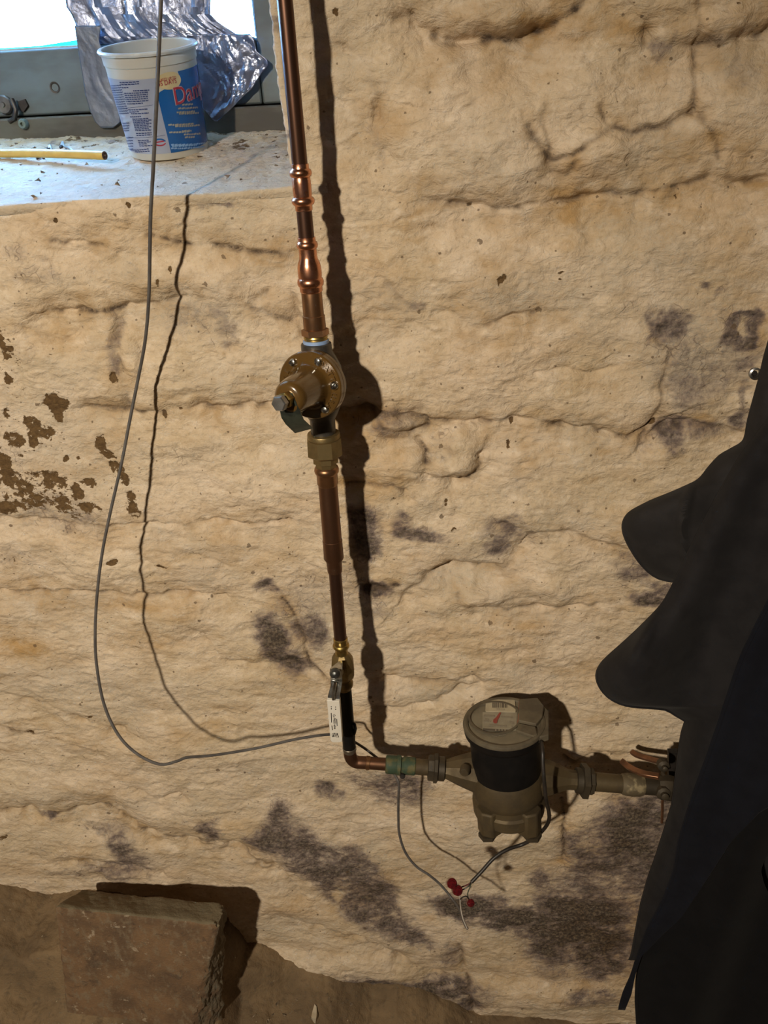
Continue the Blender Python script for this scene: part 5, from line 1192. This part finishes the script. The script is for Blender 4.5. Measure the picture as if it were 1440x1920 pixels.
# ------------------------------------------------------------------ rough stone block by the wall
def block():
    # corners: pixel + distance from the wall; front face leans slightly back
    FT = [(99, 1697, .150), (412, 1733, .165)]; FB = [(122, 1906, .185), (364, 1940, .195)]
    BT = [(150, 1664, .045), (424, 1690, .050)]
    ftl, ftr = (P(u, v, -s) for u, v, s in FT); fbl, fbr = (P(u, v, -s) for u, v, s in FB); btl, btr = (P(u, v, -s) for u, v, s in BT)
    btr = P(427, 1692, -0.110); bbl = fbl + (btl - ftl); bbr = P(420, 1940, -0.152)
    c = np.array([[[fbl, ftl], [bbl, btl]], [[fbr, ftr], [bbr, btr]]])      # [x][depth][height]
    n = 46; verts = {}; V = []; Fc = []
    def pt(a, b, h):
        w = lambda t: (1 - t, t)
        p = np.zeros(3)
        for i, x in enumerate(w(a)):
            for j, y in enumerate(w(b)):
                for k, z in enumerate(w(h)): p = p + x * y * z * c[i][j][k]
        return p
    cen = pt(.5, .5, .5)
    def vid(i, j, k, m):
        key = (i, j, k)
        if key not in verts: verts[key] = len(V); V.append((i / m[0], j / m[1], k / m[2]))
        return verts[key]
    m = (60, 26, 46)
    for i in range(m[0]):
        for j in range(m[1]):
            for k in (0, m[2]): Fc.append([vid(i, j, k, m), vid(i + 1, j, k, m), vid(i + 1, j + 1, k, m), vid(i, j + 1, k, m)])
        for k in range(m[2]):
            for j in (0, m[1]): Fc.append([vid(i, j, k, m), vid(i + 1, j, k, m), vid(i + 1, j, k + 1, m), vid(i, j, k + 1, m)])
    for j in range(m[1]):
        for k in range(m[2]):
            for i in (0, m[0]): Fc.append([vid(i, j, k, m), vid(i, j + 1, k, m), vid(i, j + 1, k + 1, m), vid(i, j, k + 1, m)])
    A = np.array(V); W_ = np.array([pt(*a) for a in V])
    # knock the edges off and roughen; the right-hand end is a broken face
    E3 = np.stack([np.minimum(A[:, 0], 1 - A[:, 0]) * 0.34, np.minimum(A[:, 1], 1 - A[:, 1]) * 0.12, np.minimum(A[:, 2], 1 - A[:, 2]) * 0.27], 1)
    E3.sort(axis=1); edge = np.exp(-(E3[:, 0] + E3[:, 1]) / 0.006)
    out = (W_ - cen) / np.linalg.norm(W_ - cen, axis=1)[:, None]
    nz = fbm(W_[:, 0] * 30 + W_[:, 1] * 21, W_[:, 2] * 30 + W_[:, 1] * 17, 4, 301); nf = fbm(W_[:, 0] * 110 + W_[:, 1] * 90, W_[:, 2] * 110 - W_[:, 1] * 70, 3, 302)
    amp = 0.0022 + 0.010 * sstep(0.93, 1.0, A[:, 0]) + 0.004 * sstep(0.05, 0.0, A[:, 0]) + 0.004 * sstep(0.94, 1.0, A[:, 2])
    fine = np.abs(fbm(W_[:, 1] * 60 + W_[:, 0] * 50, W_[:, 2] * 55, 4, 303))
    W_ = W_ - out * (edge * (0.006 + 0.006 * nz))[:, None] + out * (amp * nz + 0.0012 * nf - amp * 0.9 * fine)[:, None]
    return W_, Fc
def stone_mat():
    k = N('weathered_sandstone')
    a = k.noise(14, 5, 0.6); b = k.noise(70, 5, 0.65, stretch=(1, 1, 0.5)); f = k.noise(260, 3)
    c = k.mix(k.rng(a, 0.36, 0.66), (0.205, 0.122, 0.062), (0.125, 0.076, 0.042))
    c = k.mix(k.math('MULTIPLY', k.rng(b, 0.48, 0.66), 0.7), c, (0.215, 0.165, 0.105))
    c = k.mix(k.math('MULTIPLY', k.rng(k.noise(34, 5, 0.75), 0.60, 0.68), 0.75), c, (0.42, 0.34, 0.24))
    c = k.mix(k.math('MULTIPLY', k.rng(k.noise(20, 5, 0.7, dist=0.8), 0.56, 0.68), 0.6), c, (0.070, 0.045, 0.028))
    # greyer on upward faces and on the right-hand end
    g = k.n.new('ShaderNodeNewGeometry'); s = k.n.new('ShaderNodeSeparateXYZ'); k.link(g.outputs['Normal'], s.inputs[0])
    c = k.mix(k.math('MULTIPLY', k.rng(s.outputs['Z'], 0.45, 0.85), 0.85), c, (0.150, 0.128, 0.080))
    c = k.mix(k.math('MULTIPLY', k.rng(s.outputs['X'], 0.4, 0.8), 0.8), c, (0.165, 0.140, 0.095))
    k.link(c, k.b.inputs['Base Color']); k.b.inputs['Roughness'].default_value = 0.92
    k.bump(k.math('ADD', b, k.math('MULTIPLY', f, 0.5)), 0.7, 0.004); return k.m
bv, bf = block()
tag(obj('stone_block', bv, bf, stone_mat(), None, 50), 'rough brown stone block standing against the foot of the wall', 'stone block')

# ------------------------------------------------------------------ dark clothes hanging at the right
def cloth_mat(name, c1, c2):
    k = N(name); w = k.noise(900, 2); b = k.noise(30, 4)
    k.link(k.mix(k.rng(b, 0.35, 0.65), c1, c2), k.b.inputs['Base Color']); k.b.inputs['Roughness'].default_value = 0.95
    k.b.inputs['Specular IOR Level'].default_value = 0.15
    k.b.inputs['Sheen Weight'].default_value = 0.02; k.b.inputs['Sheen Roughness'].default_value = 0.5
    k.bump(w, 0.25, 0.0008); return k.m
M_CL1 = cloth_mat('charcoal_fleece', (0.0265, 0.0245, 0.0250), (0.0205, 0.0190, 0.0195))
M_CL2 = cloth_mat('black_fleece', (0.0175, 0.0165, 0.0178), (0.0130, 0.0122, 0.0135))
M_CL3 = cloth_mat('navy_cotton', (0.0060, 0.0068, 0.0112), (0.0045, 0.0050, 0.0085))
M_CL4 = cloth_mat('black_cotton', (0.0045, 0.0045, 0.0055), (0.0034, 0.0034, 0.0042))
def garment(name, left, right, Yfun, m, label, cat, rows=170, cols=70, thick=0.004, curl=0.05, power=1.0):
    """left / right: outline (v -> u) polylines; Yfun(u, v) gives distance from the wall"""
    lv = np.array([p[1] for p in left], float); lu = np.array([p[0] for p in left], float)
    rv = np.array([p[1] for p in right], float); ru = np.array([p[0] for p in right], float)
    # sample rows densely where the outline runs flat
    seg = np.hypot(np.diff(lv), np.diff(lu)); cum = np.concatenate([[0], np.cumsum(seg)])
    ts = np.linspace(0, cum[-1], rows); vv = np.interp(ts, cum, lv); uu = np.interp(ts, cum, lu)
    g = np.zeros((rows, cols, 3))
    for i, (v, a) in enumerate(zip(vv, uu)):
        b = np.interp(v, rv, ru)
        for j, s in enumerate(np.linspace(0, 1, cols) ** 1.25):
            u = a + (b - a) * s
            dpx = (u - a)
            y = (Yfun(u, v) - curl * math.exp(-dpx / 26.0)) * (0.35 + 0.65 * float(sstep(340, 640, v)))     # gathered at the loop it hangs by
            g[i, j] = P(u, v, -max(y, 0.03))
    o = sheet(name, g, m, label, cat, thick, 60)
    highlight_edge = [g[i, 1] + np.array([0, -0.003, 0]) for i in range(0, rows, 2)]
    h = obj('highlight_edge', *g_tube(highlight_edge, 0.0026, 8), m, None); h.parent = o  # tube added along the cloth's edge to catch a highlight
    return o
def smooth_line(pts, k=6):
    q = spline([np.array([u, v, 0.0]) for u, v in pts], k); return [(p[0], p[1]) for p in q]
def fold(u, v, du, dv, wl, ph, amp):
    return amp * math.sin(2 * math.pi * ((u * du + v * dv) / wl) + ph)
# back: charcoal garment with the upper rounded flap
Lb = smooth_line([(1584, 330), (1566, 380), (1532, 440), (1495, 505), (1468, 560), (1452, 610), (1436, 662), (1424, 712), (1413, 752), (1403, 790), (1395, 826), (1372, 842), (1350, 855), (1330, 876), (1311, 899), (1285, 913), (1255, 926), (1225, 938), (1200, 950), (1180, 962), (1170, 976),
                  (1168, 992), (1173, 1010), (1182, 1028), (1196, 1050), (1212, 1068), (1232, 1081), (1258, 1087)], 4) + [(1290, 1088.5), (1330, 1090)]
def Yb(u, v):
    e = 0.138 + 0.010 * math.sin((u - v * 0.4) / 34.0) + 0.02 * max(0, min(1, (1330 - u) / 160))
    return e + 0.010 * math.exp(-((u - 1290 + 12 * math.sin((v - 930) / 40)) / 7.0) ** 2)
fj = garment('fleece_jacket', Lb, [(1612, 320), (1632, 380), (1672, 450), (1700, 600), (1690, 760), (1715, 900), (1700, 1200)], Yb, M_CL1, 'charcoal fleece garment with the upper rounded flap over the wall', 'garment', 180, 80)
lp = obj('hanging_loop', *g_tube(spline([P(1592, 345, -0.055), P(1590, 318, -0.05), P(1598, 300, -0.03), P(1607, 318, -0.05), P(1606, 345, -0.055)], 5), 0.003, 8), M_CL1, None); lp.parent = fj
# middle: black garment with the lower flap
Lm = smooth_line([(1586, 345), (1578, 400), (1562, 500), (1535, 610), (1500, 700), (1470, 744), (1440, 788), (1415, 822), (1389, 856), (1362, 902), (1335, 950), (1300, 1018), (1272, 1076), (1252, 1116), (1236, 1140), (1205, 1172), (1172, 1203), (1146, 1226), (1128, 1244), (1119, 1262), (1121, 1280),
                  (1132, 1298), (1150, 1311), (1172, 1319), (1196, 1322), (1222, 1324), (1246, 1327), (1265, 1338), (1286, 1350)], 4) + [(1279, 1372), (1274, 1400), (1269, 1440), (1264, 1480), (1260, 1510), (1248, 1550), (1232, 1600), (1216, 1645), (1203, 1690), (1193, 1740), (1184, 1790), (1180, 1800)]
def Ym(u, v):
    lob = math.exp(-((v - 1250) / 90.0) ** 2) * max(0, min(1, (1330 - u) / 190))
    e = 0.212 + 0.026 * lob + fold(u, v, 1.0, 0.42, 190, 0.9, 0.015)
    return e + 0.016 * math.exp(-((u - (1236 - (v - 1130) * 0.45)) / 14.0) ** 2) * max(0, min(1, (1260 - v) / 60))
garment('black_jacket', Lm, [(1610, 335), (1626, 420), (1650, 560), (1662, 720), (1645, 900), (1660, 1100), (1640, 1300), (1652, 1500), (1620, 1900)], Ym, M_CL2, 'black fleece jacket with the lower rounded flap above the stop valve', 'garment', 280, 80)
# front: navy garment with the long diagonal edge
Lf_ = smooth_line([(1588, 360), (1582, 480), (1572, 660), (1552, 840), (1520, 960), (1480, 1042), (1440, 1127), (1412, 1182), (1387, 1235), (1366, 1296), (1346, 1356), (1322, 1425), (1300, 1485), (1284, 1535), (1271, 1580), (1262, 1632), (1240, 1690), (1214, 1740), (1195, 1790), (1182, 1830), (1168, 1862), (1160, 1892)], 4)
Rf_ = [(1608, 350), (1618, 480), (1632, 700), (1626, 900), (1634, 1100), (1612, 1300), (1580, 1420), (1520, 1470), (1424, 1520), (1402, 1545), (1368, 1582), (1338, 1630), (1308, 1676), (1278, 1718), (1240, 1752), (1204, 1790), (1192, 1826), (1184, 1862), (1172, 1892)]
def Yfr(u, v): return 0.300 + fold(u, v, 1.0, 0.35, 160, 0.2, 0.013)
garment('navy_coat', Lf_, Rf_, Yfr, M_CL3, 'dark navy cloth with a long diagonal edge ending in a pointed tip', 'garment', 250, 70, curl=0.03)
# lowest: black trousers hanging under the navy cloth
Ll = [(1590, 375), (1586, 700), (1576, 1000), (1556, 1220), (1520, 1380), (1480, 1440), (1430, 1500), (1395, 1545), (1360, 1585), (1330, 1630), (1300, 1676), (1268, 1716), (1232, 1750), (1200, 1788), (1192, 1830), (1190, 1870), (1193, 1920), (1196, 2000), (1200, 2080)]
Rl = [(1606, 365), (1614, 700), (1612, 1000), (1600, 1250), (1572, 1400), (1520, 1500), (1458, 1570), (1434, 1605), (1425, 1630), (1431, 1655), (1446, 1685), (1490, 1730), (1530, 1800), (1545, 1900), (1530, 2080)]
def Yl(u, v): return 0.268 + fold(u, v, 1.0, 0.35, 150, 1.2, 0.011)
garment('black_trousers', Ll, Rl, Yl, M_CL4, 'black cloth hanging lowest, under the navy pointed cloth', 'garment', 240, 70, curl=0.018)

# ------------------------------------------------------------------ chips on the floor
rnd = random.Random(12)
def shard(name, u, v, s, m, label, cat, squash=(1, .6, .5), grp=None):
    d = ray(u, v); t0, t1 = 1.0, 3.2
    for _ in range(50):
        t = 0.5 * (t0 + t1); p = CAM + d * t
        if p[2] > ground_z(p[0], p[1]): t0 = t
        else: t1 = t
    c = CAM + d * t0 + np.array([0, 0, s * 0.25])
    vs_ = [c + s * np.array([squash[0] * rnd.uniform(.6, 1.2) * math.cos(a), squash[1] * rnd.uniform(.6, 1.2) * math.sin(a), squash[2] * h * rnd.uniform(.5, 1)]) for h in (-1, 1) for a in np.linspace(0, 2 * math.pi, 7, endpoint=False)]
    f = [list(range(7))[::-1], list(range(7, 14))] + [[i, (i + 1) % 7, 7 + (i + 1) % 7, 7 + i] for i in range(7)]
    return tag(obj(name, vs_, f, m, None, smooth=False), label, cat, grp)
M_CHIP = mat('plaster_chip', (0.52, 0.45, 0.34), (0.40, 0.33, 0.23), 0.85)
shard('plaster_chip', 590, 1906, 0.016, M_CHIP, 'pale flake of plaster on the floor at the bottom edge', 'chip', (.5, 1, .7))
mb = MB()
for i in range(300):
    x = rnd.uniform(-0.95, 0.35); y = -abs(rnd.gauss(0, 0.16)) - 0.045; s = rnd.choice([.0015, .002, .003, .005])
    c = np.array([x, y, float(ground_z(x, y)) + s * 0.3])
    if x < -0.45: continue
    v = [c + s * np.array([rnd.uniform(-1.2, 1.2), rnd.uniform(-1.2, 1.2), rnd.uniform(-.8, .9)]) for _ in range(6)]
    mb.add(v, [[0, 1, 2], [0, 2, 3], [0, 3, 4], [0, 4, 1], [5, 2, 1], [5, 3, 2], [5, 4, 3], [5, 1, 4]])
tag(mb.build('grit', mat('floor_grit', (0.34, 0.27, 0.18), (0.10, 0.07, 0.045), 0.9, scale=90), smooth=False), 'loose grit and plaster crumbs on the earth floor', 'grit', kind='stuff')
